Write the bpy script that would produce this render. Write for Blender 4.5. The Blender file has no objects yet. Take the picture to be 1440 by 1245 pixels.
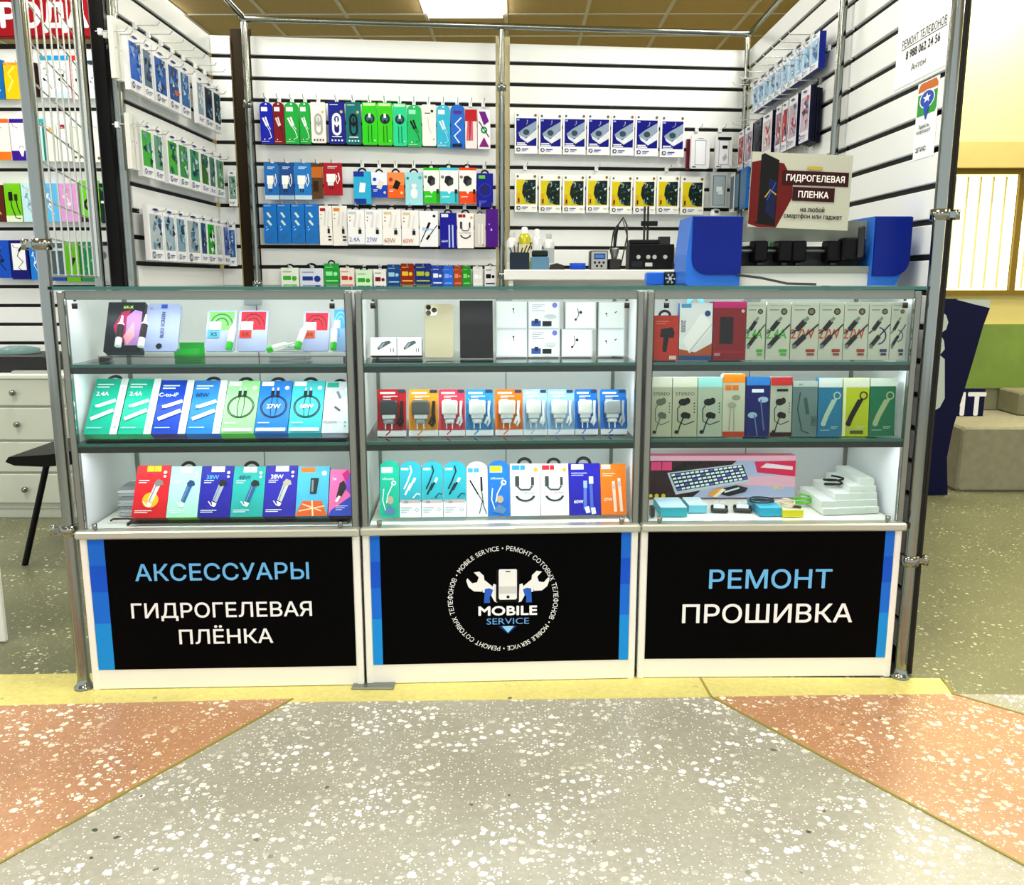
import bpy, math, random
from mathutils import Vector, Matrix
from mathutils.geometry import delaunay_2d_cdt
import numpy as np
random.seed(7)
COL = bpy.context.scene.collection
SC = bpy.context.scene
# ------------------------------------------------------------------ camera
F = 1230.0
CAM = Vector((0, 0, 1.15))
cd = bpy.data.cameras.new('camera'); cam = bpy.data.objects.new('camera', cd); COL.objects.link(cam)
cd.sensor_fit = 'HORIZONTAL'; cd.sensor_width = 36; cd.lens = 36 * F / 1440; cd.clip_start = .05
CR = Matrix.Rotation(math.radians(.37), 3, 'Z') @ Matrix.Rotation(math.radians(90 - 10.55), 3, 'X')
cam.matrix_world = Matrix.Translation(CAM) @ CR.to_4x4()
SC.camera = cam
# ------------------------------------------------------------------ world, light, exposure
SC.view_settings.view_transform = 'Standard'; SC.view_settings.look = 'None'
SC.view_settings.gamma = 1; SC.view_settings.use_curve_mapping = False
SC.view_settings.exposure = 0.4
wd = bpy.data.worlds.new('hall_daylight'); SC.world = wd; wd.use_nodes = True
wd.node_tree.nodes['Background'].inputs[0].default_value = (.93, .97, 1, 1)
wd.node_tree.nodes['Background'].inputs[1].default_value = .95
def area(name, loc, size, energy, colr=(1, 1, 1), rot=(0, 0, 0), parent=None):
    l = bpy.data.lights.new(name, 'AREA'); l.shape = 'RECTANGLE'; l.size, l.size_y = size
    l.energy = energy; l.color = colr
    o = bpy.data.objects.new(name, l); COL.objects.link(o); o.location = loc; o.rotation_euler = rot
    if parent: o.parent = parent
    return o
CEIL_Z = 3.1
# ------------------------------------------------------------------ pixel rays onto real planes
def ray(px, py):
    return CR @ Vector(((px - 720) / F, -(py - 622.5) / F, -1))
def on(px, py, p, n):
    d = ray(px, py); return CAM + d * ((p - CAM).dot(n) / d.dot(n))
def atY(px, py, Y): return on(px, py, Vector((0, Y, 0)), Vector((0, 1, 0)))
def atX(px, py, X): return on(px, py, Vector((X, 0, 0)), Vector((1, 0, 0)))
def atZ(px, py, Z): return on(px, py, Vector((0, 0, Z)), Vector((0, 0, 1)))
# ------------------------------------------------------------------ materials
def lin(h):
    h = h.lstrip('#'); r = []
    for i in (0, 2, 4):
        c = int(h[i:i + 2], 16) / 255
        r.append(c / 12.92 if c <= .04045 else ((c + .055) / 1.055) ** 2.4)
    return (*r, 1)
MC = {}
def mat(h, rough=.45, metal=0, noise=0, scale=20, name=None):
    k = (h, rough, metal, noise)
    if k in MC: return MC[k]
    m = bpy.data.materials.new(name or 'paint_' + h.lstrip('#')); m.use_nodes = True
    nt = m.node_tree; b = nt.nodes['Principled BSDF']
    b.inputs['Base Color'].default_value = lin(h); b.inputs['Roughness'].default_value = rough
    b.inputs['Metallic'].default_value = metal
    if not name and not metal and not noise:                 # matt printed card: deep colour, little sheen
        b.inputs['Base Color'].default_value = tuple(x ** 1.22 for x in lin(h)[:3]) + (1,); b.inputs['Specular IOR Level'].default_value = .16
    if noise:
        tc = nt.nodes.new('ShaderNodeTexCoord'); n = nt.nodes.new('ShaderNodeTexNoise')
        n.inputs['Scale'].default_value = scale; n.inputs['Detail'].default_value = 6
        nt.links.new(tc.outputs['Object'], n.inputs['Vector'])
        mx = nt.nodes.new('ShaderNodeMix'); mx.data_type = 'RGBA'
        c = lin(h); mx.inputs[6].default_value = [x * (1 - noise) for x in c[:3]] + [1]
        mx.inputs[7].default_value = [min(1, x * (1 + noise)) for x in c[:3]] + [1]
        nt.links.new(n.outputs['Fac'], mx.inputs[0]); nt.links.new(mx.outputs[2], b.inputs['Base Color'])
    MC[k] = m; return m
def emis(h, s):
    k = (h, 'e', s)
    if k in MC: return MC[k]
    m = bpy.data.materials.new('light_' + h.lstrip('#')); m.use_nodes = True
    b = m.node_tree.nodes['Principled BSDF']; b.inputs['Base Color'].default_value = lin(h)
    b.inputs['Emission Color'].default_value = lin(h); b.inputs['Emission Strength'].default_value = s
    MC[k] = m; return m
def glassmat(name, tint, ior=1.3):
    m = bpy.data.materials.new(name); m.use_nodes = True; nt = m.node_tree; nt.nodes.clear()
    o = nt.nodes.new('ShaderNodeOutputMaterial'); t = nt.nodes.new('ShaderNodeBsdfTransparent')
    g = nt.nodes.new('ShaderNodeBsdfGlossy'); f = nt.nodes.new('ShaderNodeFresnel'); mx = nt.nodes.new('ShaderNodeMixShader')
    t.inputs[0].default_value = lin(tint); g.inputs['Roughness'].default_value = .02; f.inputs['IOR'].default_value = ior
    nt.links.new(f.outputs[0], mx.inputs[0]); nt.links.new(t.outputs[0], mx.inputs[1]); nt.links.new(g.outputs[0], mx.inputs[2])
    nt.links.new(mx.outputs[0], o.inputs[0]); return m
WHITE = mat('#f2f4f2', .5, name='white_board'); CHROME = mat('#8b918b', .14, 1, name='chrome')
ALU = mat('#878c84', .38, .85, name='aluminium'); BLACK = mat('#0a0a0a', .5, name='black_plastic')
DARK = mat('#050605', .8, name='groove_black'); GREY = mat('#8a8f8d', .5); NAVY = mat('#0c1648', .4)
GLASS = glassmat('clear_glass', '#fbfffd'); EDGE = mat('#28665e', .15, name='glass_edge_green'); CLEAR = glassmat('clear_acrylic', '#fdfefe', 1.14)
# ------------------------------------------------------------------ mesh builder
class MB:
    def __init__(s): s.v = []; s.f = []; s.fm = []; s.ms = []; s.sm = []
    def mi(s, m):
        if m not in s.ms: s.ms.append(m)
        return s.ms.index(m)
    def add(s, vs, fs, m, smooth=False):
        b = len(s.v); s.v += [tuple(v) for v in vs]; i = s.mi(m)
        for f in fs: s.f.append([b + k for k in f]); s.fm.append(i); s.sm.append(smooth)
        return s
    def box(s, x0, y0, z0, x1, y1, z1, m):
        vs = [(x, y, z) for z in (z0, z1) for y in (y0, y1) for x in (x0, x1)]
        return s.add(vs, [(0, 2, 3, 1), (4, 5, 7, 6), (0, 1, 5, 4), (2, 6, 7, 3), (0, 4, 6, 2), (1, 3, 7, 5)], m)
    def cbox(s, x0, y0, z0, x1, y1, z1, m, c=.004):          # chamfered upright box: chamfered XZ outline and eased front
        o = [(x0 + c, z0), (x1 - c, z0), (x1, z0 + c), (x1, z1 - c), (x1 - c, z1), (x0 + c, z1), (x0, z1 - c), (x0, z0 + c)]
        cx, cz = (x0 + x1) / 2, (z0 + z1) / 2
        def ins(p): return (p[0] + (c if p[0] < cx else -c), p[1] + (c if p[1] < cz else -c))
        i = [ins(p) for p in o]
        vs = [(p[0], y0, p[1]) for p in i] + [(p[0], y0 + c, p[1]) for p in o] + [(p[0], y1 - c, p[1]) for p in o] + [(p[0], y1, p[1]) for p in i]
        fs = [tuple(range(8)), tuple(range(31, 23, -1))]
        for r in range(3):
            for k in range(8): a = r * 8 + k; b = r * 8 + (k + 1) % 8; fs.append((b, a, a + 8, b + 8))
        return s.add(vs, fs, m)
    def prism(s, poly, y0, y1, m, smooth=False):              # poly in (x, z), counter-clockwise seen from -y
        n = len(poly); vs = [(x, y0, z) for x, z in poly] + [(x, y1, z) for x, z in poly]
        fs = [tuple(range(n)), tuple(range(2 * n - 1, n - 1, -1))]
        s.add(vs, fs, m)
        return s.add(vs, [((k + 1) % n, k, n + k, n + (k + 1) % n) for k in range(n)], m, smooth)
    def prismx(s, poly, x0, x1, m):                           # poly in (y, z)
        n = len(poly); vs = [(x0, y, z) for y, z in poly] + [(x1, y, z) for y, z in poly]
        return s.add(vs, [tuple(range(n)), tuple(range(2 * n - 1, n - 1, -1))] + [((k + 1) % n, k, n + k, n + (k + 1) % n) for k in range(n)], m)
    def tube(s, pts, r, m, n=10, caps=True):
        pts = [Vector(p) for p in pts]; rs = r if isinstance(r, (list, tuple)) else [r] * len(pts)
        vs = []; up = None
        for i, p in enumerate(pts):
            d = (pts[min(i + 1, len(pts) - 1)] - pts[max(i - 1, 0)]).normalized()
            if up is None: up = Vector((0, 0, 1)) if abs(d.z) < .9 else Vector((1, 0, 0))
            a = d.cross(up)
            if a.length < 1e-4: a = d.cross(Vector((1, .3, .2)))
            a.normalize(); b = a.cross(d).normalized(); up = b
            vs += [p + (a * math.cos(2 * math.pi * k / n) + b * math.sin(2 * math.pi * k / n)) * rs[i] for k in range(n)]
        fs = [(i * n + k, i * n + (k + 1) % n, (i + 1) * n + (k + 1) % n, (i + 1) * n + k) for i in range(len(pts) - 1) for k in range(n)]
        s.add(vs, fs, m, True)
        if caps:
            s.add(vs[:n], [tuple(range(n - 1, -1, -1))], m); s.add(vs[-n:], [tuple(range(n))], m)
        return s
    def lathe(s, prof, c, m, n=20):                           # prof of (r, z)
        vs = [(c[0] + r * math.cos(2 * math.pi * k / n), c[1] + r * math.sin(2 * math.pi * k / n), c[2] + z) for r, z in prof for k in range(n)]
        fs = [(i * n + k, i * n + (k + 1) % n, (i + 1) * n + (k + 1) % n, (i + 1) * n + k) for i in range(len(prof) - 1) for k in range(n)]
        return s.add(vs, fs, m, True)
    def build(s, name, parent=None, mw=None, loc=None):
        me = bpy.data.meshes.new(name); me.from_pydata(s.v, [], s.f)
        for m in s.ms: me.materials.append(m)
        me.polygons.foreach_set('material_index', s.fm); me.polygons.foreach_set('use_smooth', s.sm); me.update()
        return link(name, me, parent, mw, loc)
def link(name, me, parent=None, mw=None, loc=None):
    o = bpy.data.objects.new(name, me); COL.objects.link(o)
    if parent: o.parent = parent
    if mw is not None: o.matrix_local = mw
    if loc is not None: o.location = loc
    return o
def tag(o, label, cat, group=None, kind=None):
    o['label'] = label; o['category'] = cat
    if group: o['group'] = group
    if kind: o['kind'] = kind
    return o
def empty(name, loc=(0, 0, 0), rz=0, mw=None):
    o = bpy.data.objects.new(name, None); COL.objects.link(o)
    if mw is not None: o.matrix_world = mw
    else: o.location = loc; o.rotation_euler = (0, 0, rz)
    return o
def struct(o): o['kind'] = 'structure'; return o
def copytree(o, parent=None):
    c = o.copy(); COL.objects.link(c); c.parent = parent
    for ch in o.children: copytree(ch, c)
    return c
# ------------------------------------------------------------------ text and flat print
TC = {}
def textgeo(t, bold):
    """letter outlines filled by the winding rule, so that overlapping strokes of a glyph stay solid"""
    if t in TC: return TC[t]
    c = bpy.data.curves.new('lettering', 'FONT'); c.body = t; c.size = 1; c.resolution_u = 3; c.fill_mode = 'NONE'
    o = bpy.data.objects.new('lettering', c); COL.objects.link(o); bpy.context.view_layer.update()
    me = bpy.data.meshes.new_from_object(o.evaluated_get(bpy.context.evaluated_depsgraph_get()))
    co = [v.co.copy() for v in me.vertices]; nx = {}
    for e in me.edges: a_, b_ = e.vertices; nx.setdefault(a_, []).append(b_); nx.setdefault(b_, []).append(a_)
    bpy.data.objects.remove(o); bpy.data.meshes.remove(me); bpy.data.curves.remove(c)
    seen = set(); loops = []
    for s0 in range(len(co)):
        if s0 in seen or s0 not in nx: continue
        lp = [s0]; seen.add(s0); cur = s0
        while True:
            n_ = [k for k in nx[cur] if k not in seen]
            if not n_: break
            cur = min(n_) if len(lp) == 1 else n_[0]; seen.add(cur); lp.append(cur)
        if len(lp) > 2: loops.append([co[k] for k in lp])
    pv, pe = [], []
    for l in loops:
        b_ = len(pv); pv += [Vector((p.x, p.y)) for p in l]; pe += [(b_ + k, b_ + (k + 1) % len(l)) for k in range(len(l))]
    ov, _, of = delaunay_2d_cdt(pv, pe, [], 0, 1e-6)[:3]
    P0 = np.array([pv[e[0]] for e in pe]); P1 = np.array([pv[e[1]] for e in pe]); fs = []
    for f in of:                                              # non-zero winding rule
        x, y = sum(ov[k].x for k in f) / 3, sum(ov[k].y for k in f) / 3
        up = (P0[:, 1] <= y) & (P1[:, 1] > y); dn = (P0[:, 1] > y) & (P1[:, 1] <= y)
        cr = (P1[:, 0] - P0[:, 0]) * (y - P0[:, 1]) - (x - P0[:, 0]) * (P1[:, 1] - P0[:, 1])
        if int((up & (cr > 0)).sum()) - int((dn & (cr < 0)).sum()) != 0: fs.append(tuple(f))
    vs = [(v.x, v.y, 0) for v in ov]
    x0 = min(v[0] for v in vs); x1 = max(v[0] for v in vs); y0 = min(v[1] for v in vs); y1 = max(v[1] for v in vs)
    TC[t] = (vs, fs, x0, x1, y0, y1); return TC[t]
class Art:
    """flat print on the front (-y) face; unit coordinates 0..1 across and up a face w x h"""
    def __init__(s, w, h, y=0.0, x0=None, z0=0.0, step=.00025):
        s.w, s.h, s.y, s.x0, s.z0, s.step, s.n, s.mb = w, h, y, (-w / 2 if x0 is None else x0), z0, step, 1, MB()
    def pt(s, u, v): return (s.x0 + u * s.w, s.y - s.step * s.n, s.z0 + v * s.h)
    def P(s, pts, c):
        m = c if not isinstance(c, str) else mat(c); s.mb.add([s.pt(*p) for p in pts], [tuple(range(len(pts)))], m); s.n += 1; return s
    def R(s, x0, y0, x1, y1, c): return s.P([(x0, y0), (x1, y0), (x1, y1), (x0, y1)], c)
    def E(s, cx, cy, rx, c, ry=None, n=18):                   # circle in real units unless ry given
        ry = rx * s.w / s.h if ry is None else ry
        return s.P([(cx + rx * math.cos(2 * math.pi * k / n), cy + ry * math.sin(2 * math.pi * k / n)) for k in range(n)], c)
    def O(s, cx, cy, rx, t, c, ry=None, n=22, a0=0, a1=360):   # ring; t in width units
        ry = rx * s.w / s.h if ry is None else ry; k1 = (rx - t) / rx
        A = [math.radians(a0 + (a1 - a0) * k / n) for k in range(n + 1)]
        vs = [s.pt(cx + rx * math.cos(a), cy + ry * math.sin(a)) for a in A] + [s.pt(cx + k1 * rx * math.cos(a), cy + k1 * ry * math.sin(a)) for a in A]
        s.mb.add(vs, [(k + 1, k, n + 1 + k, n + 2 + k)[::-1] for k in range(n)], mat(c)); s.n += 1; return s
    def L(s, pts, t, c):                                      # ribbon, thickness in width units
        q = [Vector((p[0] * s.w, p[1] * s.h)) for p in pts]; vs = []
        for i, p in enumerate(q):
            d = (q[min(i + 1, len(q) - 1)] - q[max(i - 1, 0)]).normalized(); nn = Vector((-d.y, d.x)) * t * s.w / 2
            for z in (p - nn, p + nn): vs.append(s.pt(z.x / s.w, z.y / s.h))
        s.mb.add(vs, [(2 * i, 2 * i + 2, 2 * i + 3, 2 * i + 1) for i in range(len(q) - 1)], mat(c)); s.n += 1; return s
    def T(s, t, cx, cy, hh, c, w=None, bold=.0, rot=0, squash=1):  # hh: cap height in face-height units; w: fit width
        vs, fs, x0, x1, y0, y1 = textgeo(t, bold); k = hh * s.h / .73; kx = k * squash
        if w: kx = w * s.w / (x1 - x0)
        ca, sa = math.cos(math.radians(rot)), math.sin(math.radians(rot)); o = []
        for x, y, q in vs:
            X, Y = (x - (x0 + x1) / 2) * kx, (y - .365) * k
            r = s.pt(cx + (X * ca - Y * sa) / s.w, cy + (X * sa + Y * ca) / s.h); o.append((r[0], r[1] - q, r[2]))
        m = c if not isinstance(c, str) else mat(c); s.mb.add(o, fs, m); e = bold * k
        if bold:                                              # bolder letters: the outline repeated with a small shift
            for i, (dx, dz) in enumerate(((-e, 0), (e, 0), (0, -e), (0, e), (-.7 * e, .7 * e), (.7 * e, .7 * e), (-.7 * e, -.7 * e), (.7 * e, -.7 * e))): s.mb.add([(p[0] + dx, p[1] - .00003 * (i + 1), p[2] + dz) for p in o], fs, m)
        s.n += 1; return s
    def build(s, parent, name='front_print'): return s.mb.build(name, parent)
# ================================================================== THE SETTING
def terrazzo(name, base, chip, dens, dark=.0, tone=.12):
    m = bpy.data.materials.new(name); m.use_nodes = True; nt = m.node_tree; b = nt.nodes['Principled BSDF']; N = nt.nodes.new
    tc = N('ShaderNodeTexCoord')
    def mixc(f, a, c):
        x = N('ShaderNodeMix'); x.data_type = 'RGBA'; nt.links.new(f, x.inputs[0])
        for i, q in ((6, a), (7, c)):
            if isinstance(q, tuple): x.inputs[i].default_value = q
            else: nt.links.new(q, x.inputs[i])
        return x.outputs[2]
    def ramp(src, p0, p1, c0=0, c1=1):
        r = N('ShaderNodeValToRGB'); r.color_ramp.elements[0].position = p0; r.color_ramp.elements[1].position = p1
        r.color_ramp.elements[0].color = (c0, c0, c0, 1); r.color_ramp.elements[1].color = (c1, c1, c1, 1)
        nt.links.new(src, r.inputs[0]); return r.outputs[0]
    def noise(sc, det=4):
        n = N('ShaderNodeTexNoise'); n.inputs['Scale'].default_value = sc; n.inputs['Detail'].default_value = det
        nt.links.new(tc.outputs['Object'], n.inputs['Vector']); return n.outputs['Fac']
    def vor(sc, thr, soft, warp):
        v = N('ShaderNodeTexVoronoi'); v.inputs['Scale'].default_value = sc; v.inputs['Randomness'].default_value = 1
        w = N('ShaderNodeTexNoise'); w.inputs['Scale'].default_value = sc * 1.7; nt.links.new(tc.outputs['Object'], w.inputs['Vector'])
        a = N('ShaderNodeVectorMath'); a.operation = 'SCALE'; a.inputs['Scale'].default_value = warp; nt.links.new(w.outputs['Color'], a.inputs[0])
        c = N('ShaderNodeVectorMath'); c.operation = 'ADD'; nt.links.new(tc.outputs['Object'], c.inputs[0]); nt.links.new(a.outputs[0], c.inputs[1])
        nt.links.new(c.outputs[0], v.inputs['Vector'])
        # a chip only in some cells, sized by the cell's own random value
        s = N('ShaderNodeSeparateColor'); nt.links.new(v.outputs['Color'], s.inputs[0])
        t = N('ShaderNodeMath'); t.operation = 'MULTIPLY'; nt.links.new(s.outputs[0], t.inputs[0]); t.inputs[1].default_value = thr
        d = N('ShaderNodeMath'); d.operation = 'LESS_THAN'; nt.links.new(v.outputs['Distance'], d.inputs[0]); nt.links.new(t.outputs[0], d.inputs[1])
        return d.outputs[0]
    bc = lin(base)
    c0 = mixc(ramp(noise(3), .3, .7), tuple(x * (1 - tone) for x in bc[:3]) + (1,), tuple(min(1, x * (1 + tone)) for x in bc[:3]) + (1,))
    c0 = mixc(ramp(noise(60), .35, .75, 0, .35), c0, tuple(x * .55 for x in bc[:3]) + (1,))
    clus = ramp(noise(4.5, 2), .42, .56)
    m1 = N('ShaderNodeMath'); m1.operation = 'MULTIPLY'; nt.links.new(vor(50, dens, .02, .012), m1.inputs[0]); nt.links.new(clus, m1.inputs[1])
    c0 = mixc(m1.outputs[0], c0, lin(chip))
    c0 = mixc(vor(125, dens * .66, .02, .006), c0, lin(chip))
    sp = ramp(noise(2.1, 1), .45, .6)
    m2 = N('ShaderNodeMath'); m2.operation = 'MULTIPLY'; nt.links.new(vor(17, .13, .02, .02), m2.inputs[0]); nt.links.new(sp, m2.inputs[1])
    c0 = mixc(m2.outputs[0], c0, (.05, .06, .035, 1))
    nt.links.new(c0, b.inputs['Base Color']); b.inputs['Roughness'].default_value = .34
    return m
TG = terrazzo('terrazzo_grey', '#a6a596', '#fbfbf2', .5); TO = terrazzo('terrazzo_orange', '#b98a66', '#fdf3dc', .5)
TY = terrazzo('terrazzo_yellow', '#dcd27a', '#f4efba', .2); TD = terrazzo('terrazzo_green_dim', '#6d7052', '#d2d4ae', .33)  # green terrazzo darkened in colour for the dimmer floor behind the kiosk
floor = struct(MB().box(-9, -6, -.1, 9, 12, 0, TD).build('floor'))
def slab(name, pts, z, m):
    n = len(pts); vs = [(p[0], p[1], 0) for p in pts] + [(p[0], p[1], z) for p in pts]
    return MB().add(vs, [tuple(range(n, 2 * n))] + [(k, (k + 1) % n, n + (k + 1) % n, n + k) for k in range(n)], m).build(name, floor)
g = lambda x, y: atZ(x, y, 0)
yl, yr = g(0, 994), g(1340, 977)
def ln(p, q, t): return (p.x + (q.x - p.x) * t, p.y + (q.y - p.y) * t)
slab('terrazzo_field', [(-9, -6), (9, -6), (9, yr.y), (yr.x, yr.y), (yl.x, yl.y), (-9, yl.y - .1)], .001, TG)
slab('yellow_band', [ln(yl, yr, -1), ln(yl, yr, 1.0), (1.45, 2.62), ln(yl, yr, 1.02), (1.3, 2.66), (-1.2, 2.6), (-4.5, 2.35)][:2] + [tuple(g(1322, 955)[:2]), (-1.2, 2.42), (-4.4, 2.3)], .0018, TY)
a0, a1 = g(412, 984), g(0, 1215); b0, b1 = g(1000, 981), g(1440, 1218)
slab('orange_field', [a0, ln(yl, yr, -.02), ln(yl, yr, -.6), ln(a0, a1, 2.6)][::-1], .0022, TO)
slab('orange_field', [b0, ln(b0, b1, 2.2), (4.0, 1.2), ln(yr, g(1440, 1006), 4), yr], .0022, TO)
def strip(p, q, z=.004, t=.006):
    p, q = Vector((p[0], p[1], 0)), Vector((q[0], q[1], 0)); d = (q - p).normalized(); nn = Vector((-d.y, d.x, 0)) * t / 2
    slab('divider_strip', [p - nn, q - nn, q + nn, p + nn], z, mat('#a59a56', .4))
strip(ln(a0, a1, 2.6), a0); strip(b0, ln(b0, b1, 2.2)); strip(g(985, 955), b0); strip(yr, ln(yr, g(1440, 1006), 4)); strip(g(1325, 955), yr)
# ---- ceiling: hall panels in a white grid
ceiling = struct(MB().box(-6, -2, CEIL_Z + .03, 8, 11, CEIL_Z + .1, mat('#8b7a50')).build('ceiling'))
TS = .6; GX0 = -.09; GY0 = 7.0
TILE = MB().box(-.288, -.288, 0, .288, .288, .02, mat('#e3c98e', .9, 0, .1, 30)); tile = None
LIGHTS = {(-1, -1): 'ceiling light panel seen above the middle of the back wall', (-5, -1): 'ceiling light panel seen above the left slat wall', (-3, -6): 'ceiling light panel over the left counter, out of view', (2, -6): 'ceiling light panel over the right counter, out of view', (-4, -9): 'ceiling light panel over the left front floor, out of view',
          (0, -9): 'added ceiling light panel brightening the middle front floor, out of view', (4, -9): 'ceiling light panel over the right front floor, out of view', (4, -4): 'added ceiling light panel brightening the hall window wall, out of view', (8, -4): 'added ceiling light panel at the far right of the hall, out of view', (-7, -5): 'ceiling light panel over the neighbouring stall, out of view', (-2, -13): 'left ceiling light panel behind the viewer, out of view', (2, -13): 'right ceiling light panel behind the viewer, out of view'}  # added panels near window, far right and middle front brighten wall and floor
for ix in range(-9, 12):
    for iy in range(-14, 6):
        c = (GX0 + (ix + .5) * TS, GY0 + (iy + .5) * TS, CEIL_Z)
        if (ix, iy) in LIGHTS: continue
        if tile is None: tile = TILE.build('ceiling_tile', ceiling, loc=c); tm = tile.data
        elif iy > -4 and -4 < ix < 8: link('ceiling_tile', tm, ceiling, loc=c)
MBr = MB()
for ix in range(-9, 12):
    for iy in range(-14, 6):
        if (ix, iy) in LIGHTS or (iy > -4 and -4 < ix < 8): continue
        x, y = GX0 + (ix + .5) * TS, GY0 + (iy + .5) * TS
        MBr.box(x - .288, y - .288, CEIL_Z, x + .288, y + .288, CEIL_Z + .02, tm.materials[0])
o = MBr.build('ceiling_tile_field', ceiling); o['kind'] = 'stuff'
for i in range(-9, 13): MB().box(GX0 + i * TS - .012, -1.5, CEIL_Z - .006, GX0 + i * TS + .012, 10.7, CEIL_Z + .03, mat('#fffdf4', .6, name='grid_white')).build('grid_bar', ceiling)
for i in range(-14, 7): MB().box(-5.5, GY0 + i * TS - .011, CEIL_Z - .005, 7.3, GY0 + i * TS + .011, CEIL_Z + .029, mat('#fffdf4', .6, name='grid_white')).build('grid_bar', ceiling)
n = 0
for (ix, iy), lb in LIGHTS.items():
    x, y = GX0 + (ix + .5) * TS, GY0 + (iy + .5) * TS
    e = empty('ceiling_light', (x, y, CEIL_Z)); n += 1
    tag(e, lb or 'square ceiling light panel of the hall outside the view', 'ceiling light', 'ceiling light panels')
    MB().box(-.287, -.287, -.01, .287, .287, .025, WHITE).build('frame', e); MB().box(-.275, -.275, -.035, .275, .275, -.0105, emis('#fff8ec', 7)).build('diffuser', e)  # diffuser dropped below the frame to throw grazing light on the ceiling
    area('ceiling_light_lamp', (0, 0, -.04), (.55, .55), 30 if (ix, iy) in ((4, -4), (8, -4)) else 22, (1, .95, .8) if ix > 3 else (1, .98, .93), parent=e)
# ---- hall walls
YW = 5.4
wall_w = struct(MB().box(2.25, YW, 0, 8, YW + .25, 3.13, mat('#f3e18a', .8, 0, .06, 2)).build('wall_right_hall'))
zz = lambda y: atY(1400, y, YW).z
MB().box(2.2, YW - .1, zz(238), 8, YW, zz(203), mat('#c9b46a', .7, 0, .12, 5)).build('lintel', wall_w)
MB().box(2.24, YW - .03, .36, 8, YW, zz(548) + .05, mat('#9a9a80', .8)).build('plinth_board', wall_w)
for i in range(6): MB().box(2.24 + i * .95, YW - .045, zz(545), 2.24 + i * .95 + .944, YW, zz(456), mat(['#738f30', '#80993a'][i % 2], .5, 0, .25, 7)).build('marble_panel', wall_w)
struct(MB().box(2.0, YW, 0, 2.25, 11, 3.13, mat('#ddd09a', .8)).build('wall_return'))
struct(MB().box(-6, 10.8, 0, 2.2, 11, 3.13, mat('#cdbd7c', .8)).build('wall_far'))
win = struct(empty('window_1', (0, YW, 0)))
OCH = mat('#8f7a34', .5); z0, z1 = zz(408), zz(246)
MB().box(2.3, -.004, z0, 7.5, .0, z1, emis('#fff6b8', 2.2)).build('pane', win)
for x in (2.3, 2.96, 3.85, 5.0, 6.1): MB().box(x, -.03, z0, x + .035, -.004, z1, OCH).build('mullion', win)
MB().box(2.26, -.05, z0 - .03, 7.6, 0, z0, OCH).build('sill', win); MB().box(2.26, -.04, z1, 7.6, 0, z1 + .03, OCH).build('head_rail', win)
BLM = mat('#efe6b0', .7)
for i in range(34): MB().box(2.36 + i * .075, -.012, z0 + .01, 2.36 + i * .075 + .012, -.006, z1 - .01, BLM).build('blind_slat', win)
# ---- concrete plinth with the small sign on it, navy advertising stand
pl = MB().cbox(2.42, 4.71, 0, 8, YW - .045, .36, mat('#8e8c72', .9, 0, .25, 25), .012).build('concrete_plinth'); tag(pl, 'long mottled concrete plinth under the bright hall window', 'plinth')
o = MB().cbox(2.95, 5.12, .36, 8, YW - .046, .5, mat('#7c7a5c', .9, 0, .25, 20), .01).build('concrete_step'); tag(o, 'low concrete step lying on the plinth by the green marble', 'step')
p0, p1 = atY(1345, 566, 5.1), atY(1386, 547, 5.1)
o = MB().box(2.2, 5.1, .361, p1.x, 5.115, p1.z, NAVY).build('shop_sign'); tag(o, 'navy sign with white letters half hidden behind the dark banner', 'sign')
A = Art(p1.x - 2.2, p1.z - .361, 5.1, 2.2, .361); A.T('НТ', .8, .45, .8, '#f4f6f8', bold=.03).build(o, 'lettering')
yb = 4.62; Q = lambda x, y: (lambda p: (p.x, p.z))(atY(x, y, yb))
base = Q(1300, 692)[1]
pts = [Q(1280, 692), Q(1333, 692), Q(1332, 640), Q(1340, 600), Q(1352, 560), Q(1370, 500), Q(1383, 455), Q(1393, 428), Q(1370, 424), Q(1345, 416), Q(1290, 416), Q(1270, 480), Q(1268, 600)]
bs = empty('advertising_stand'); tag(bs, 'curved navy advertising stand with pale rounded emblem beside the concrete plinth', 'advertising stand')
zb0 = min(p[1] for p in pts); pts = [(x, max(z - zb0 + .005, .002)) for x, z in pts]
MB().prism(pts, yb, yb + .03, mat('#0a0f45', .4)).build('board', bs)
em = Art(1, 1, yb, 0, -zb0)
bl = [Q(*p) for p in ((1290, 428), (1318, 428), (1331, 438), (1334, 448), (1331, 458), (1322, 464), (1328, 474), (1329, 486), (1322, 494), (1329, 500), (1329, 555), (1322, 568), (1308, 576), (1290, 578))]
em.P(bl[::-1], '#c9d4cc'); em.E(*Q(1322, 449), .008, '#10163a', ry=.008)
em.P([Q(1345, 416), Q(1393, 428), Q(1393, 421), Q(1392, 416)][::-1], '#c9d4cc'); em.build(bs, 'emblem')
MB().box(Q(1285, 692)[0], yb + .03, 0, Q(1330, 692)[0], yb + .085, .02, BLACK).build('foot', bs)
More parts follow.
